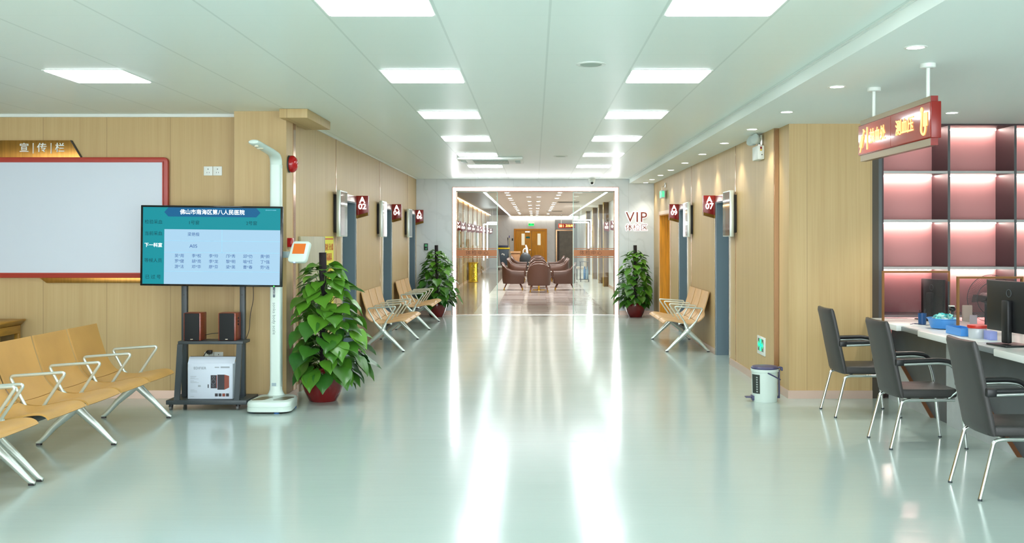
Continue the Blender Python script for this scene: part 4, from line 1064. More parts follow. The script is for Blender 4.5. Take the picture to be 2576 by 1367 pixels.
# ------------------------------------------------------------------ notice board
YW = YRL
nb = thing('notice_board', 'large white notice board with red frame and brass title plate on the left wall', 'notice board', (-5.2, YW, 1.8))
bx1, bx0 = PX(427, YW), -6.9
bz1, bz0 = PZ(397, YW), PZ(699, YW)
def rrect(x0, x1, z0, z1, r, n=6): return [(p.x, p.z) for p in fillet([(x0, 0, z0), (x1, 0, z0), (x1, 0, z1), (x0, 0, z1)], r, n, True)]
o = rrect(bx0, bx1, bz0, bz1, .05); fw = .047
b = MB(); 
b.prism(o, 1, YW-.055, YW-.001, bev=.006)
b.build('red_frame', M_REDF, nb)
MB().box(bx0+fw, bx1-fw, YW-.059, YW-.05, bz0+fw, bz1-fw).build('white_panel', mat('white_board_panel', (208, 217, 228), .35), nb)
b = MB(); y0, y1 = YW-.068, YW-.05
b.box(bx0+fw-.012, bx1-fw+.006, y0, y1, bz1-fw-.004, bz1-fw+.008); b.box(bx0+fw-.012, bx1-fw+.006, y0, y1, bz0+fw-.008, bz0+fw+.004); b.box(bx1-fw-.004, bx1-fw+.008, y0, y1, bz0+fw, bz1-fw)
b.build('inner_lip', M_REDF, nb)
M_BRASSP = mat('brushed_brass_plate', (178, 128, 60), .3, .8, var=.1, vs=(40, 1, 1))
MB().prism([(bx0+.6, bz1-.01), (PX(207, YW), bz1-.01), (PX(180, YW), PZ(354, YW)), (bx0+.75, PZ(354, YW))], 1, YW-.03, YW-.002, bev=.003).build('title_plate', M_BRASSP, nb)
MB().prism([(PX(100, YW), bz0+.005), (bx1-.2, bz0+.005), (bx1-.24, PZ(712, YW)), (PX(120, YW), PZ(712, YW))], 1, YW-.028, YW-.002, bev=.003).build('lower_plate', M_BRASSP, nb)
MB().prism([(PX(207, YW)+.012, bz1-.01), (PX(207, YW), bz1-.01), (PX(180, YW), PZ(354, YW)), (PX(180, YW)+.012, PZ(354, YW))], 1, YW-.032, YW-.001).build('dark_edge', M_BLACK, nb)
M_WL = mat('white_acrylic_letter', (232, 234, 228), .35)
for ch_, px in (('宣', 65.5), ('传', 110), ('栏', 155)): text(ch_, .098, (PX(px, YW), YW-.036, PZ(374, YW)), '-y', M_WL, nb, bold=.0006, ext=.004)
MB().box(PX(87, YW), PX(88.6, YW), YW-.038, YW-.03, PZ(387, YW), PZ(361, YW)).box(PX(132, YW), PX(133.6, YW), YW-.038, YW-.03, PZ(387, YW), PZ(361, YW)).build('divider_line', M_WL, nb)
# switches and sockets
def plate(px0, px1, py0, py1, Y, lab, kind, holes):
    t = thing(kind, lab, 'switch' if kind == 'wall_switch' else 'socket', (PX((px0+px1)/2, Y), Y, PZ((py0+py1)/2, Y)))
    xm = (px0+px1)/2
    for a, c in ((px0, xm-.5), (xm+.5, px1)):
        p = MB().box(PX(a, Y), PX(c, Y), Y-.009, Y-.0005, PZ(py1, Y), PZ(py0, Y), .003).build('cover_plate', M_WHITE, t)
        if holes:
            mx = PX((a+c)/2, Y); mz = PZ((py0+py1)/2, Y)
            MB().box(mx-.003, mx+.003, Y-.0098, Y-.009, mz+.012, mz+.024).box(mx-.013, mx-.009, Y-.0098, Y-.009, mz-.022, mz-.01).box(mx+.009, mx+.013, Y-.0098, Y-.009, mz-.022, mz-.01).build('socket_holes', M_BLACK, p)
    return t
plate(513, 559, 419, 442, YRL, 'white double wall plate on the wood wall right of the notice board', 'wall_switch', True)
plate(515, 562, 886, 908, YRL-.0, 'white double wall socket behind the television stand', 'wall_socket', True)
# the socket plates hang on the pillar / recess walls at their pixel positions
# carved side table at the far left
sd = thing('carved_side_table', 'golden oak side table with moulded top, cut by the left picture edge', 'table', (-5.5, 9.85, 0))
tx = PX(20, 9.75); M_OAK = mat('golden_oak', (176, 130, 50), .35, var=.12, vs=(4, 4, 30))
MB().prism([(-5.95, .80), (-5.95, .74), (tx-.05, .74), (tx, .785), (tx, .80)], 1, 9.62, 10.1, bev=.008).build('table_top', M_OAK, sd)
MB().box(-5.9, tx-.045, 9.66, 10.08, .66, .74, .004).build('apron', M_OAK, sd)
for x in (-5.9, tx-.09):
    for y in (9.66, 10.04): MB().box(x, x+.045, y, y+.04, 0, .66, .005).build('leg', M_OAK, sd)
MB().box(-5.86, tx-.09, 9.68, 9.69, .1, .66).build('marble_inlay', mat('grey_marble_inlay', (176, 176, 168), .3, var=.2, vs=(8, 8, 8)), sd)

# ------------------------------------------------------------------ television stand
YF = 9.42
ts = thing('television_stand', 'dark grey wheeled television stand with shelf and four castors', 'stand', (-3.05, 9.62, 0))
bx0_, bx1_ = PX(417, YF), PX(620, YF)
ybk = 9.82
zb0, zb1 = PZ(1019, YF), PZ(1008, YF)
MB().box(bx0_, bx1_, YF, ybk, zb0, zb1, .004).build('base_plate', M_CHARC, ts)
YU = 9.66
for (pa, pb) in ((458, 471.5), (604.5, 617)):
    xa, xb = PX(pa, YU), PX(pb, YU)
    MB().box(xa, xb, YU-.02, YU+.03, zb1, 1.75, .003).build('upright', M_CHARC, ts)
    MB().cyl(((xa+xb)/2, YU-.023, PZ(742, YU)), ((xa+xb)/2, YU-.019, PZ(742, YU)), .006, n=10).build('bolt', M_BLACK, ts)
zsf = PZ(866, 9.45)
xsa, xsb = PX(447, 9.42), PX(611, 9.42)
MB().box(xsa, xsb, 9.42, YU, zsf, zsf+.028, .004).build('shelf', M_CHARC, ts)
for (xt, xbt) in ((PX(454, 9.44), PX(445.5, 9.44)), (PX(603, 9.44), PX(596, 9.44))):
    MB().prism([(xt-.025, zsf), (xt+.025, zsf), (xbt+.025, zb1), (xbt-.025, zb1)], 1, 9.425, 9.455).build('front_leg', M_CHARC, ts)
MB().box(PX(460, YU), PX(616, YU), YU-.015, YU+.02, 1.5, 1.56).box(PX(460, YU), PX(616, YU), YU-.015, YU+.02, 1.62, 1.68).build('mount_bar', M_CHARC, ts)
for x, y in ((bx0_+.035, YF+.04), (bx1_-.09, YF+.04), (bx0_+.06, ybk-.05), (bx1_-.06, ybk-.05)):
    cs = MB().cyl((x, y, zb0), (x, y, zb0-.018), .02, n=14).box(x-.016, x+.016, y-.022, y+.014, .026, zb0-.014, .004).build('castor', M_BLACK, ts)
    MB().cyl((x-.011, y, .024), (x+.011, y, .024), .024, n=20).build('wheel', mat('grey_rubber_wheel', (96, 98, 98), .4), cs)
# television
YT = 9.50
tv = thing('television', 'large television showing a teal hospital queue list on the wheeled stand', 'television', (PX(531, YT), YT, 0))
tx0, tx1, tz1, tz0 = PX(353, YT), PX(710.5, YT), PZ(518, YT), PZ(721, YT)
MB().box(tx0, tx1, YT, YT+.03, tz0, tz1, .006).box(tx0+.2, tx1-.2, YT+.03, YT+.075, tz0+.12, tz1-.16, .01).build('casing', M_BLACKG, tv)
sx0, sx1, sz1, sz0 = PX(359, YT), PX(704.5, YT), PZ(523, YT), PZ(716, YT)
def scr(c, e, nm): return mat(nm, tuple(x*.12 for x in c), .5, emit=e*1.0, ecol=c, spec=.15)
S_TEAL = scr((10, 150, 162), .62, 'screen_teal'); S_BLUE = scr((16, 100, 150), .62, 'screen_blue')
S_LB = scr((172, 212, 238), .66, 'screen_light_blue'); S_LINE = mat('screen_line', (110, 170, 200), .4, emit=.4); S_DT = mat('screen_dark_text', (20, 60, 70), .5, emit=.1, spec=.1)
S_NV = mat('screen_navy_text', (40, 72, 130), .5, emit=.2, spec=.1); S_WT = mat('screen_white_text', (255, 255, 255), .4, emit=1.1)
def SX(u): return sx0+(sx1-sx0)*u
def SZ(v): return sz1-(sz1-sz0)*v
MB().box(sx0, sx1, YT-.0012, YT+.001, sz0, sz1).build('screen', S_TEAL, tv)
MB().box(SX(.157), sx1, YT-.0024, YT-.001, SZ(1), SZ(.285)).build('screen_list_area', S_LB, tv)
MB().prism([(SX(.155), SZ(.0625)), (SX(.185), SZ(.0)), (SX(.825), SZ(.0)), (SX(.855), SZ(.06)), (SX(.825), SZ(.12)), (SX(.185), SZ(.12))], 1, YT-.0024, YT-.001).build('screen_banner', S_BLUE, tv)
b = MB()
for v in (.435, .585, .832): b.box(SX(.157), sx1, YT-.003, YT-.002, SZ(v)-.0012, SZ(v)+.0012)
b.box(SX(.577)-.0012, SX(.577)+.0012, YT-.003, YT-.002, SZ(.585), SZ(.285)); b.build('screen_grid_lines', S_LINE, tv)
def st_(s, u, v, sz, m, bold=0, sp=1.0): text(s, sz, (SX(u), YT-.0035, SZ(v)), '-y', m, tv, ext=.0003, bold=bold, space=sp)
st_('佛山市南海区第八人民医院', .505, .062, .0505, S_WT, 0)
st_('2024-04-18 15:38:04', .93, .025, .012, S_TEAL if False else S_LINE)
st_('1号窗', .372, .2, .042, S_DT, 0); st_('2号窗', .792, .2, .042, S_DT, 0)
for s_, v, m in (('检验采血', .195, S_DT), ('当前采血', .345, S_DT), ('下一科室', .497, S_WT), ('等候人员', .697, S_DT)): st_(s_, .078, v, .042, m, 0)
st_('已 过 号', .078, .912, .042, S_DT, 0)
st_('梁艳极', .37, .352, .038, S_NV, 0); st_('A05', .37, .505, .045, S_NV)
names = [['吴*用', '李*权', '李*玲', '邝*秀', '邱*仂', '黄*颜'], ['罗*健', '胡*亮', '李*龙', '黎*明', '喻*红', '丁*强'], ['游*法', '邓*华', '廖*芬', '梁*英', '曹*春', '劳*连']]
for r_, row in enumerate(names):
    for c_, s_ in enumerate(row): st_(s_, .268+.1247*c_, .632+.071*r_, .037, S_NV)
MB().cyl((PX(690, YT), YT-.003, PZ(719.3, YT)), (PX(690, YT), YT+.002, PZ(719.3, YT)), .0055, n=14).build('power_light', mat('green_power_light', (30, 230, 60), .4, emit=1.5), tv)
tv.rotation_euler = (0, 0, 0)
tv.matrix_world = Matrix.Translation((PX(531, YT), YT, 0)) @ Matrix.Translation((0, 0, 1.5)) @ Matrix.Rotation(R(.62), 4, 'Y') @ Matrix.Translation((0, 0, -1.5))
# speakers
M_CHER = mat('cherry_wood_vinyl', (134, 58, 40), .3, var=.15, vs=(10, 10, 80))
def speaker(px0, px1, lab, knobs):
    y = 9.46; x0, x1 = PX(px0, y), PX(px1, y); z0 = zsf+.0285; z1 = z0+PZ(789, y)-PZ(859, y)
    t = thing('bookshelf_speaker', lab, 'speaker', ((x0+x1)/2, y, z0), 'pair of wood sided speakers on the stand shelf')
    MB().box(x0, x1, y, y+.17, z0, z1, .006).build('cabinet', M_CHER, t)
    MB().prism([(x0+.012, z0+.004), (x1-.014, z0+.004), (x1-.014, z1-.003), (x0+.012, z1-.003)], 1, y-.014, y+.002, bev=.004).build('grille_cloth', mat('black_grille_cloth', (22, 24, 26), .8, bump=.2, bs=900), t)
    MB().box((x0+x1)/2-.012, (x0+x1)/2+.012, y-.0155, y-.013, z0+.012, z0+.019).build('badge', M_STEEL, t)
    if knobs:
        for q in range(3): MB().cyl((x1-.002, y+.07, z1-.05-.03*q), (x1+.008, y+.07, z1-.05-.03*q), .009, n=12).build('knob', M_BLACK, t)
    return t
speaker(461.5, 505, 'wood sided black fronted speaker, left one on the stand shelf', False)
speaker(549, 593, 'wood sided black fronted speaker with side knobs, right one on the stand shelf', True)
MB_ = MB().tube(fillet([(PX(505, 9.6)+.0, 9.6, zsf+.06), (PX(522, 9.6), 9.6, zsf+.075), (PX(535, 9.6), 9.58, zsf+.085), (PX(553, 9.6), 9.6, zsf+.09)], .02, 4), .003, 8)
tag(MB_.build('speaker_cable', M_BLACK), 'short black cable joining the two speakers', 'cable')
tag(MB().tube(fillet([(PX(636, 9.7), 9.7, 1.2), (PX(637, 9.7), 9.72, 1.02), (PX(627, 9.7), 9.73, .87), (PX(626, 9.7), 9.72, .72), (PX(617, 9.7), 9.7, .62), (PX(612, 9.7), 9.7, .60)], .08, 6), .0035, 8).build('power_cable', mat('dark_brown_cord', (56, 44, 40), .5)), 'dark power cable hanging from the television to the stand', 'cable')
tag(MB().tube(fillet([(PX(520, 10.1), 10.12, .46), (PX(521, 10.05), 10.06, .49), (PX(514, 10.05), 10.03, .44), (PX(510, 10.05), 10.03, .36)], .03, 5), .004, 8).box(PX(520, 10.1), PX(532, 10.1), 10.09, 10.138, .45, .485, .004).build('plug_cable', M_BLACK), 'black plug and cord in the wall socket behind the white carton', 'plug')
# printed speaker carton
yb_ = 9.50
x0, x1 = PX(472, yb_), PX(585.5, yb_); z0 = zb1+.001; zt_ = PZ(915, yb_)
ct = thing('speaker_carton', 'white printed speaker carton with open top flap on the stand base', 'box', ((x0+x1)/2, yb_, z0))
M_CARD = mat('white_printed_card', (206, 216, 228), .5)
MB().box(x0, x1, yb_, yb_+.15, z0, zt_, .003).build('body', M_CARD, ct)
MB().prism([(yb_+.002, zt_-.002), (yb_+.05, zt_+.058), (yb_+.054, zt_+.056), (yb_+.008, zt_-.004)], 0, x0, x1+.015).build('top_flap', M_CARD, ct)
MB().box(x0+.01, x1+.02, yb_+.05, yb_+.056, zt_+.054, zt_+.062).build('flap_edge', mat('dark_card_edge', (50, 40, 44), .6), ct)
M_PRT = mat('grey_print', (120, 128, 136), .6); M_PRB = mat('dark_print', (52, 50, 56), .5)
text('EDIFIER', .034, (x0+.115, yb_-.0012, zt_-.045), '-y', M_PRT, ct, 'lettering', ext=.0003, space=1.05)
def BXp(u): return x0+(x1-x0)*u
def BZp(v): return zt_-(zt_-z0)*v
b = MB()
random.seed(9)
for v in (.36, .385, .41, .435, .49, .515, .54, .74, .77, .80, .93):
    b.box(BXp(.06), BXp(.06+random.uniform(.08, .2)), yb_-.0008, yb_+.0, BZp(v)-.0015, BZp(v)+.0012)
b.box(BXp(.60), BXp(.7), yb_-.0008, yb_, BZp(.125), BZp(.095)); b.box(BXp(.73), BXp(.93), yb_-.0008, yb_, BZp(.13), BZp(.085)); b.box(BXp(.23), BXp(.29), yb_-.0008, yb_, BZp(.66), BZp(.61))
b.build('printed_lines', mat('light_grey_print', (158, 166, 174), .6), ct)
b = MB(); b.box(BXp(.512), BXp(.652), yb_-.001, yb_, BZp(.70), BZp(.33)); b.box(BXp(.662), BXp(.815), yb_-.0012, yb_, BZp(.74), BZp(.315)); b.box(BXp(.445), BXp(.468), yb_-.001, yb_, BZp(.69), BZp(.59))
for q in range(4): b.box(BXp(.605+.082*q), BXp(.67+.082*q), yb_-.001, yb_, BZp(.93), BZp(.845))
b.build('printed_speakers', M_PRB, ct)
b = MB(); b.prism([(BXp(.815), BZp(.74)), (BXp(.92), BZp(.68)), (BXp(.92), BZp(.35)), (BXp(.815), BZp(.315))], 1, yb_-.0012, yb_)
b.box(BXp(.635), BXp(.652), yb_-.0014, yb_, BZp(.70), BZp(.33)); b.box(BXp(.77), BXp(.832), yb_-.0014, yb_, BZp(.925), BZp(.85)); b.build('printed_wood_side', mat('printed_red_brown', (140, 70, 54), .5), ct)
b = MB()
for (u, v, r_) in ((.575, .39, .010), (.572, .515, .020), (.565, .63, .009)): b.tube([(BXp(u)+r_*math.cos(2*PI*q/18), yb_-.0015, BZp(v)+r_*math.sin(2*PI*q/18)) for q in range(18)], .0016, 5, closed=True)
b.build('printed_rings', M_PRT, ct)

# ------------------------------------------------------------------ body scale
XC = PX(697, 9.72)
bs_ = thing('body_scale', 'tall white height and weight scale with overhead arm beside the television', 'body scale', (XC, 9.6, 0))
P0 = fillet([(PX(619, 9.3), 9.23, 0), (PX(735, 9.3), 9.23, 0), (PX(746.5, 9.65), 9.74, 0), (PX(652, 9.65), 9.74, 0)], .12, 7, True)
P2_ = [(p.x, p.y) for p in P0]
cxm = sum(p[0] for p in P2_)/len(P2_); cym = sum(p[1] for p in P2_)/len(P2_)
def scl(s): return [(cxm+(p[0]-cxm)*s, cym+(p[1]-cym)*s) for p in P2_]
pf = MB(); n = len(P2_); vs = []; fs = []
lv = [(1.0, .018), (1.0, .055), (.985, .057), (.985, .061), (1.0, .063), (1.0, .088), (.97, .102), (.90, .110)]
for s_, z in lv: vs += [(p[0], p[1], z) for p in scl(s_)]
for i in range(len(lv)-1):
    for j in range(n): fs.append([i*n+j, i*n+(j+1) % n, (i+1)*n+(j+1) % n, (i+1)*n+j])
fs.append(list(range(n))[::-1]); fs.append([(len(lv)-1)*n+j for j in range(n)])
pf.add(vs, fs).build('platform', M_WHITEP, bs_)
b = MB(); b.prism(scl(.9), 2, .010, .019); b.build('underside', M_BLACK, bs_)
for q in range(0, n, n//4): MB().cyl((scl(.86)[q][0], scl(.86)[q][1], 0), (scl(.86)[q][0], scl(.86)[q][1], .012), .025, n=14).build('foot', mat('blue_rubber_foot', (30, 90, 150), .5), bs_)
for (a, c, d) in ((-.165, -.03, .0), (.03, .17, .0)):
    q = fillet([(cxm+a-.02, 9.33, 0), (cxm+c-.03, 9.33, 0), (cxm+c+.02, 9.55, 0), (cxm+a+.05, 9.55, 0)], .07, 5, True)
    MB().prism([(p.x, p.y) for p in q], 2, .108, .1125).build('foot_electrode', mat('olive_grey_electrode', (124, 126, 108), .3, .6), bs_)
MB().lathe([(.085, .105), (.07, .13), (.06, .16), (.058, .19), (1e-4, .19)], (XC, 9.68, 0), 28, sy=.8).build('column_foot', M_WHITEP, bs_)
cw = .052
MB().prism([(p.x, p.y) for p in fillet([(XC-cw, 9.64, 0), (XC+cw, 9.64, 0), (XC+cw, 9.74, 0), (XC-cw, 9.74, 0)], .025, 5, True)], 2, .15, 2.30).build('column', M_WHITEP, bs_)
arm = [(XC, 9.69, 2.27), (XC, 9.68, 2.35), (XC-.0, 9.62, 2.395), (XC-.02, 9.5, 2.42), (XC-.06, 9.3, 2.455), (XC-.07, 9.18, 2.47)]
af = fillet(arm, .05, 4); af.append(af[-1]+Vector((-.001, -.018, .003))); af.append(af[-1]+Vector((0, -.008, .001)))
MB().tube(af, [.024]*(len(af)-3)+[.023, .018, .006], 20, flat=((1, 0, 0), 2.4)).build('head_arm', M_WHITEP, bs_)
MB().cyl((XC-.055, 9.33, 2.42), (XC-.055, 9.33, 2.445), .03, n=18).cyl((XC-.06, 9.22, 2.43), (XC-.06, 9.22, 2.455), .02, n=14).build('sensor', mat('cream_sensor', (214, 210, 186), .5), bs_)
M_DB = mat('slate_badge', (92, 108, 118), .5)
MB().prism([(p.x, p.z) for p in fillet([(XC-.019, 0, PZ(749, 9.64)), (XC+.002, 0, PZ(749, 9.64)), (XC+.002, 0, PZ(690, 9.64)), (XC-.019, 0, PZ(690, 9.64))], .01, 4, True)], 1, 9.637, 9.641).build('badge', M_DB, bs_)
text('LCD', .024, (XC-.0085, 9.6355, PZ(736, 9.64)), None, M_WHITE, bs_, rot=(R(90), R(90), 0), ext=.0005)
text('sonka body scale', .041, (XC-.008, 9.6375, PZ(802, 9.64)), None, mat('grey_scale_text', (120, 136, 136), .5), bs_, rot=(R(90), R(90), 0), ext=.0004, space=1.08)
MB().box(XC-.03, XC+.012, 9.638, 9.641, PZ(972, 9.64), PZ(964, 9.64)).build('small_label', mat('faint_blue_label', (150, 170, 178), .5), bs_)
# console
cs_ = MB()
cm = Matrix.Translation((PX(752, 9.45), 9.45, PZ(634.5, 9.45))) @ Matrix.Rotation(R(-18), 4, 'Z') @ Matrix.Rotation(R(-22), 4, 'X')
cp = [(p.x, p.z) for p in fillet([(-.095, 0, -.105), (.095, 0, -.105), (.105, 0, .105), (-.08, 0, .105)], .04, 6, True)]
con = cs_.prism(cp, 1, -.02, .03, bev=.012, seg=3, M=cm).build('console', M_WHITEP, bs_)
MB().box(-.055, .07, -.0225, -.018, -.025, .075, M=cm).build('orange_display', mat('orange_lcd', (190, 96, 20), .3, emit=.28), con)
MB().cyl(cm @ Vector((-.02, -.01, -.103)), cm @ Vector((-.02, -.01, -.110)), .008, n=10).build('blue_light', mat('blue_status_light', (120, 150, 255), .4, emit=2), con)
MB().box(XC+cw-.005, PX(730, 9.55), 9.6, 9.63, PZ(649, 9.6), PZ(633, 9.6), .004).build('console_arm', mat('cool_grey_arm', (158, 176, 176), .4), bs_)

# ------------------------------------------------------------------ things on the left side wall
al = thing('fire_alarm_sounder', 'round red glossy fire alarm sounder on the left pillar', 'fire alarm', (-2.42, 10.02, PZ(413, 10.0)))
MB().lathe([(1e-4, 0), (.075, 0), (.075, .02), (.085, .022), (.082, .05), (.06, .075), (.03, .085), (1e-4, .087)], (0, 0, 0), 28, M=Matrix.Translation((-2.42, 10.0, PZ(413, 10.0))) @ Matrix.Rotation(R(90), 4, 'Y')).build('dome', mat('glossy_signal_red', (176, 20, 26), .12), al)
MB().cyl((-2.42, 10.0, PZ(413, 10.0)), (-2.408, 10.0, PZ(413, 10.0)), .085, n=28).build('base', M_CHARC, al)
cpt = thing('fire_call_point', 'small red fire call point half hidden behind the scale console', 'fire call point', (-2.42, 9.98, 1.56))
MB().box(-2.42, -2.375, 9.93, 10.03, PZ(622, 9.95), PZ(599, 9.95), .004).build('body', mat('glossy_signal_red', (176, 20, 26), .12), cpt)
hz = thing('hydrant_cabinet', 'grey wood look fire hydrant cabinet door on the left wall behind the plant', 'cabinet', (WL, 11.2, 0))
M_GWOOD = mat('greige_wood_print', (178, 172, 142), .45, var=.12, vs=(60, 60, 2))
MB().box(WL+.001, WL+.03, 10.62, 11.78, .0, PZ(595, 10.6), .003).build('door', M_GWOOD, hz)
MB().box(WL+.001, WL+.028, 11.79, 11.84, .0, PZ(595, 10.6), .002).build('side_strip', mat('grey_side_strip', (150, 152, 130), .5), hz)
po = thing('fire_notice_poster', 'yellow fire equipment poster with red Chinese characters on the left wall', 'poster', (WL, 12.1, 1.3))
MB().box(WL+.002, WL+.006, 11.85, 12.44, .75, PZ(595, 11.85), 0).build('sheet', mat('bright_yellow_sheet', (226, 220, 50), .5), po)
M_PT = mat('poster_red', (196, 70, 30), .5)
xm = WL+.0075
text('消防栓 灭火器', .088, (xm, 12.14, 1.49), '+x', M_PT, po, ext=.0005, bold=.001)
text('防毒面具', .10, (xm, 12.14, 1.37), '+x', M_PT, po, ext=.0005, bold=.001)
b = MB(); b.box(xm-.001, xm, 11.88, 12.41, 1.585, 1.60)
for q in range(5): b.box(xm-.001, xm, 12.0, 12.28, 1.20+.015*q, 1.207+.015*q)
b.build('red_lines', M_PT, po)
b = MB(); b.box(xm-.001, xm, 11.98, 12.3, .92, 1.05); b.build('picture_patch', mat('pale_patch', (224, 226, 214), .5), po)

# ------------------------------------------------------------------ things on the right wall
em = thing('emergency_light', 'white twin head emergency light high on the right wall', 'emergency light', (WR, 11.15, 2.55))
ez0, ez1 = PZ(403, 11.1), PZ(368, 11.1)
MB().box(WR-.075, WR-.001, 10.98, 11.26, ez0, ez1, .01).build('battery_box', M_WHITE, em)
MB().box(WR-.03, WR-.001, 11.04, 11.2, ez1, ez1+.12, .004).build('bracket', M_STEEL, em)
for y in (11.02, 11.22):
    h = MB().lathe([(1e-4, -.05), (.03, -.045), (.055, .0), (.06, .02), (.058, .03), (1e-4, .028)], n=22, M=Matrix.Translation((WR-.085, y, ez1+.065)) @ Matrix.Rotation(R(-70), 4, 'Y') @ Matrix.Rotation(R(25), 4, 'X')).build('lamp_head', mat('frosted_lamp', (190, 204, 200), .25), em)
MB().box(WR-.05, WR-.03, 10.976, 10.98, ez1-.04, ez1-.015).build('warning_label', M_RED, em); MB().box(WR-.05, WR-.03, 10.976, 10.98, ez1-.06, ez1-.042).build('warning_label', mat('yellow_label', (216, 180, 40), .5), em)
MB().cyl((WR-.03, 10.975, ez0+.05), (WR-.03, 10.98, ez0+.05), .006, n=10).build('test_button', M_BLACK, em)
fe = thing('low_exit_sign', 'square green lit exit sign low on the right wall above the bin', 'exit sign', (WR, 11.1, .42))
ya, yb2 = 10.93, 11.30; za, zb_ = .325, .525
MB().box(WR-.012, WR-.0005, ya, yb2, za, zb_, .003).build('frame', M_WHITE, fe)
MB().box(WR-.0135, WR-.011, ya+.06, yb2-.045, za+.04, zb_-.025).build('dark_panel', mat('grey_green_panel', (70, 96, 80), .3), fe)
M_EXG = mat('exit_green_glow', (20, 235, 140), .4, emit=1.2)
b = MB(); ym = (ya+.06+yb2-.045)/2; zm = (za+.04+zb_-.025)/2
b.box(WR-.015, WR-.013, ym-.04, ym+.04, zm-.065, zm+.065); b.box(WR-.015, WR-.013, ym-.115, ym+.115, zm-.016, zm+.016)
b.prism([(ym-.13, zm), (ym-.09, zm+.035), (ym-.09, zm-.035)], 0, WR-.0151, WR-.0131); b.prism([(ym+.13, zm), (ym+.09, zm-.035), (ym+.09, zm+.035)], 0, WR-.015, WR-.013)
b.build('green_symbol', M_EXG, fe)
hx = thing('hanging_exit_sign', 'small green exit box hanging by the yellow door on the right wall', 'exit sign', (WR, 19.2, 2.45))
MB().box(WR-.10, WR-.04, 19.1, 19.42, PZ(499, 19.2), PZ(479, 19.2), .004).build('box', M_WHITE, hx)
MB().box(WR-.103, WR-.099, 19.13, 19.39, PZ(496.5, 19.2), PZ(481.5, 19.2)).build('green_face', mat('dim_exit_green', (90, 210, 160), .4, emit=.6), hx)
MB().box(WR-.095, WR-.045, 19.097, 19.101, PZ(496.5, 19.2), PZ(481.5, 19.2)).build('green_end', mat('dim_exit_green', (90, 210, 160), .4, emit=.6), hx)
MB().tube([(WR-.07, 19.26, PZ(479, 19.2)), (WR-.07, 19.26, PZ(470, 19.2)), (WR-.002, 19.26, PZ(466, 19.2))], .006, 8).box(WR-.02, WR-.001, 19.2, 19.32, PZ(472, 19.2), PZ(460, 19.2), .003).build('hanger', M_STEEL, hx)
# pedal bin
bx_, by_ = 2.26, 10.0
pb_ = thing('pedal_bin', 'round pale plastic pedal bin with navy lid beside the wood pillar', 'bin', (bx_, by_, 0))
by_ = 9.98; br = .127
MB().lathe([(1e-4, 0), (br*.93, 0), (br*.95, .006), (br*1.0, .29), (br*1.06, .295), (br*1.07, .318), (br*1.0, .322), (1e-4, .322)], (bx_, by_, 0), 40).build('bucket', M_WHITEP, pb_)
M_NAVY = mat('navy_plastic', (62, 62, 98), .35)
MB().lathe([(br*1.03, .318), (br*1.04, .332), (br*.95, .345), (br*.5, .353), (1e-4, .354)], (bx_, by_, 0), 40).box(bx_+br*.9, bx_+br*1.32, by_-.03, by_+.03, .325, .338, .004).box(bx_+br*1.22, bx_+br*1.36, by_-.03, by_+.03, .30, .336, .006).build('lid', M_NAVY, pb_)
MB().tube([(bx_+.0, by_-br*1.06, .292), (bx_+.06, by_-br*1.07, .262), (bx_+.125, by_-br*.9, .226), (bx_+br*1.15, by_-.02, .215), (bx_+.125, by_+br*.9, .226), (bx_, by_+br*1.06, .292)], .006, 8).build('carry_handle', M_NAVY, pb_)
MB().box(bx_+br*1.06, bx_+br*1.15, by_-.02, by_+.02, .04, .31, .003).box(bx_+.09, bx_+br*1.15, by_-.02, by_+.02, .03, .05, .003).build('lid_rod', M_NAVY, pb_)
MB().box(bx_-br*1.5, bx_-br*.88, by_-.035, by_+.035, .036, .048, .004).box(bx_-br*1.02, bx_-br*.88, by_-.05, by_+.05, .012, .06, .004).build('pedal', M_NAVY, pb_)
vs = []; fs = []
for i in range(9):
    a = R(188+i*6.0); vs += [(bx_+(br*.955+.0015)*math.cos(a), by_+(br*.955+.0015)*math.sin(a), .085), (bx_+(br*.998+.0015)*math.cos(a), by_+(br*.998+.0015)*math.sin(a), .27)]
for i in range(8): fs.append([2*i, 2*i+2, 2*i+3, 2*i+1])
MB().add(vs, fs).build('label', mat('black_bin_label', (48, 54, 52), .5), pb_)
for i in range(7):
    a = R(222); r_ = br*.97+.004; zz = .105+i*.023
    MB().box(-.001, .001, -.008, .008, -.006, .006, M=Matrix.Translation((bx_+(br*(.955+.043*(zz-.085)/.185)+.0022)*math.cos(a), by_+(br*(.955+.043*(zz-.085)/.185)+.0022)*math.sin(a), zz)) @ Matrix.Rotation(a, 4, 'Z')).build('label_mark', mat('pale_label_mark', (170, 180, 176), .5), pb_)

# ------------------------------------------------------------------ potted climbing plants
def leaf_mat():
    m = bpy.data.materials.new('glossy_heart_leaf'); m.use_nodes = True; nt = m.node_tree; b = nt.nodes['Principled BSDF']
    at = nt.nodes.new('ShaderNodeAttribute'); at.attribute_name = 'tone'
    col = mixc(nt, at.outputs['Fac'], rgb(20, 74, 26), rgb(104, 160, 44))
    g = nt.nodes.new('ShaderNodeNewGeometry'); n = scaled_noise(nt, g.outputs['Position'], (40, 40, 40), 2)
    col = mixc(nt, mnode(nt, 'MULTIPLY', n, .3), col, rgb(58, 120, 36))
    nt.links.new(col, b.inputs['Base Color']); b.inputs['Roughness'].default_value = .32
    b.inputs['Subsurface Weight'].default_value = 0
    return m
M_LEAF = leaf_mat()
M_STEM = mat('green_stem', (96, 128, 50), .5); M_SOIL = mat('dark_potting_soil', (50, 40, 32), .95, bump=.5, bs=60)
M_POLE = mat('black_coir_pole', (44, 38, 40), .95, bump=.7, bs=90)
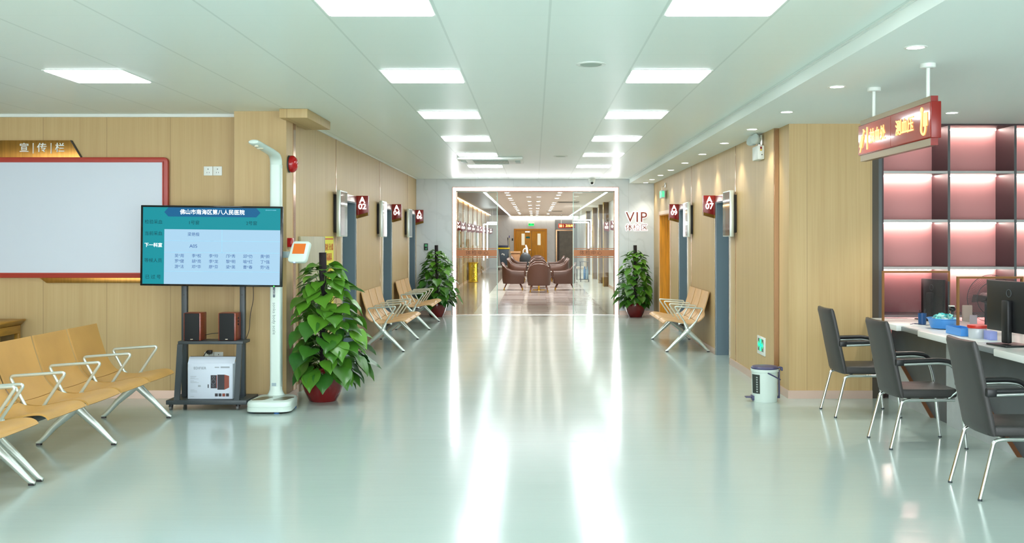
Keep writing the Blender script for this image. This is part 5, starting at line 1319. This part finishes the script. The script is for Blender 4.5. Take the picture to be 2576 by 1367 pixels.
def leaf_template():
    vs = []; L = 1.0; rows = [(0.0, -.10, .0), (.05, 0, .30), (.18, .0, .46), (.36, 0, .49), (.55, 0, .41), (.74, 0, .27), (.90, 0, .12), (1.05, 0, .012)]
    cols = [-1, -.5, 0, .5, 1]; fs = []
    for i, (u, du, hw) in enumerate(rows):
        for c in cols:
            x = c*hw; y = u
            if i == 0: x = c*.30; y = -.10*(abs(c) > .4)-.06*(abs(c) == .5)+.04*(c == 0)
            if i == 0 and abs(c) == 1: y = -.06
            z = .16*abs(c)*hw*1.3-.22*u*u+.03*math.sin(u*9)*abs(c)
            vs.append(Vector((x, y, z)))
    for i in range(len(rows)-1):
        for j in range(4): a = i*5+j; fs.append([a, a+1, a+6, a+5])
    return vs, fs
LV, LF = leaf_template()
def plant(x, y, seed, scale, label, xmin, xmax, ymax, nleaf=190, pole_h=1.46, ls=1.0, wide=1.0):
    random.seed(seed)
    t = thing('potted_climbing_plant', label, 'potted plant', (x, y, 0), 'pothos plants climbing black poles in red pots')
    r0 = .205*scale
    prof = [(1e-4, 0), (r0*.62, 0), (r0*.66, .01), (r0*.86, .10), (r0*1.0, .20), (r0*1.04, .26), (r0*1.0, .305), (r0*.94, .325), (r0*.97, .335), (r0*.95, .345), (r0*.88, .335), (r0*.86, .28), (1e-4, .28)]
    MB().lathe([(a, b_*.98) for a, b_ in prof], (x, y, 0), 44).build('pot', M_REDPOT, t)
    MB().lathe([(1e-4, .29), (r0*.86, .285), (r0*.86, .27)], (x, y, 0), 28).build('soil', M_SOIL, t)
    MB().tube([(x, y, .27), (x+.005, y, .8), (x-.005, y, pole_h)], .036, 14).build('climbing_pole', M_POLE, t)
    lv = MB(); tones = []; stm = MB()
    H0, H1 = .24, 1.30
    for k in range(nleaf):
        f = (k+.5)/nleaf
        h = H0+(H1-H0)*f**1.25
        a = k*2.39996+random.uniform(-.4, .4)
        rad = (.36*(1-f)**.55*(.72+.5*math.sin(min(1, f*3)*1.6)) + .05)*wide
        if f < .12: rad = .30*wide
        rr = rad*random.uniform(.55, 1.0)
        L = ls*random.uniform(.12, .20)*(1.14-.25*f)
        px, py = x+rr*math.cos(a), y+rr*math.sin(a)
        # base of the blade; tip points outward and down
        down = random.uniform(.25, 1.0)-(f*.45)
        dirv = Vector((math.cos(a), math.sin(a), -down)).normalized()
        nrm = Vector((math.cos(a)*.55, math.sin(a)*.55, .9))+Vector((random.uniform(-.3, .3), random.uniform(-.3, .3), 0))
        side = dirv.cross(nrm).normalized(); nrm = side.cross(dirv).normalized()
        base = Vector((px, py, h+.05))
        tip = base+dirv*L
        lim = .0
        for cc, lo, hi in ((0, xmin, xmax), (1, -99, ymax)):
            m_ = max(0, lo-(min(tip[cc], base[cc])-L*.3)); m2 = max(0, (max(tip[cc], base[cc])+L*.3)-hi)
            base[cc] += m_-m2
        M = Matrix((( side.x*L, dirv.x*L, nrm.x*L, base.x), (side.y*L, dirv.y*L, nrm.y*L, base.y), (side.z*L, dirv.z*L, nrm.z*L, base.z), (0, 0, 0, 1)))
        wv = random.uniform(-.08, .08)
        lv.add([Vector((v.x, v.y, v.z+wv*v.x*v.y*2)) for v in LV], LF, M=M)
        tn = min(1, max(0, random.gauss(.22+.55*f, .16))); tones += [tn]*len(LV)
        if k % 2 == 0:
            mid = Vector((x+(px-x)*.5, y+(py-y)*.5, h+.06))
            stm.tube([(x+.03*math.cos(a), y+.03*math.sin(a), h-.05), mid, base], [.005, .004, .003], 5)
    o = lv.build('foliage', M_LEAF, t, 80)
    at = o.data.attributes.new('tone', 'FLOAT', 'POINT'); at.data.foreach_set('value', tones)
    stm.build('stems', M_STEM, t)
    return t
plant(PX(812, 10.0), 10.02, 3, 1.03, 'large potted climbing plant in the foreground beside the tall scale', -2.39, 9, 99, 175, 1.46, 1.12, 1.03)
plant(PX(1098, 20.7), 20.72, 8, .98, 'potted climbing plant left of the glass entrance by the marble wall', -2.44, 9, 21.1, 170, 1.46, 1.0, 1.0)
plant(PX(1598, 20.7), 20.68, 15, 1.0, 'potted climbing plant right of the glass entrance under the VIP lettering', -9, 2.44, 21.1, 180, 1.46, .92, .92)
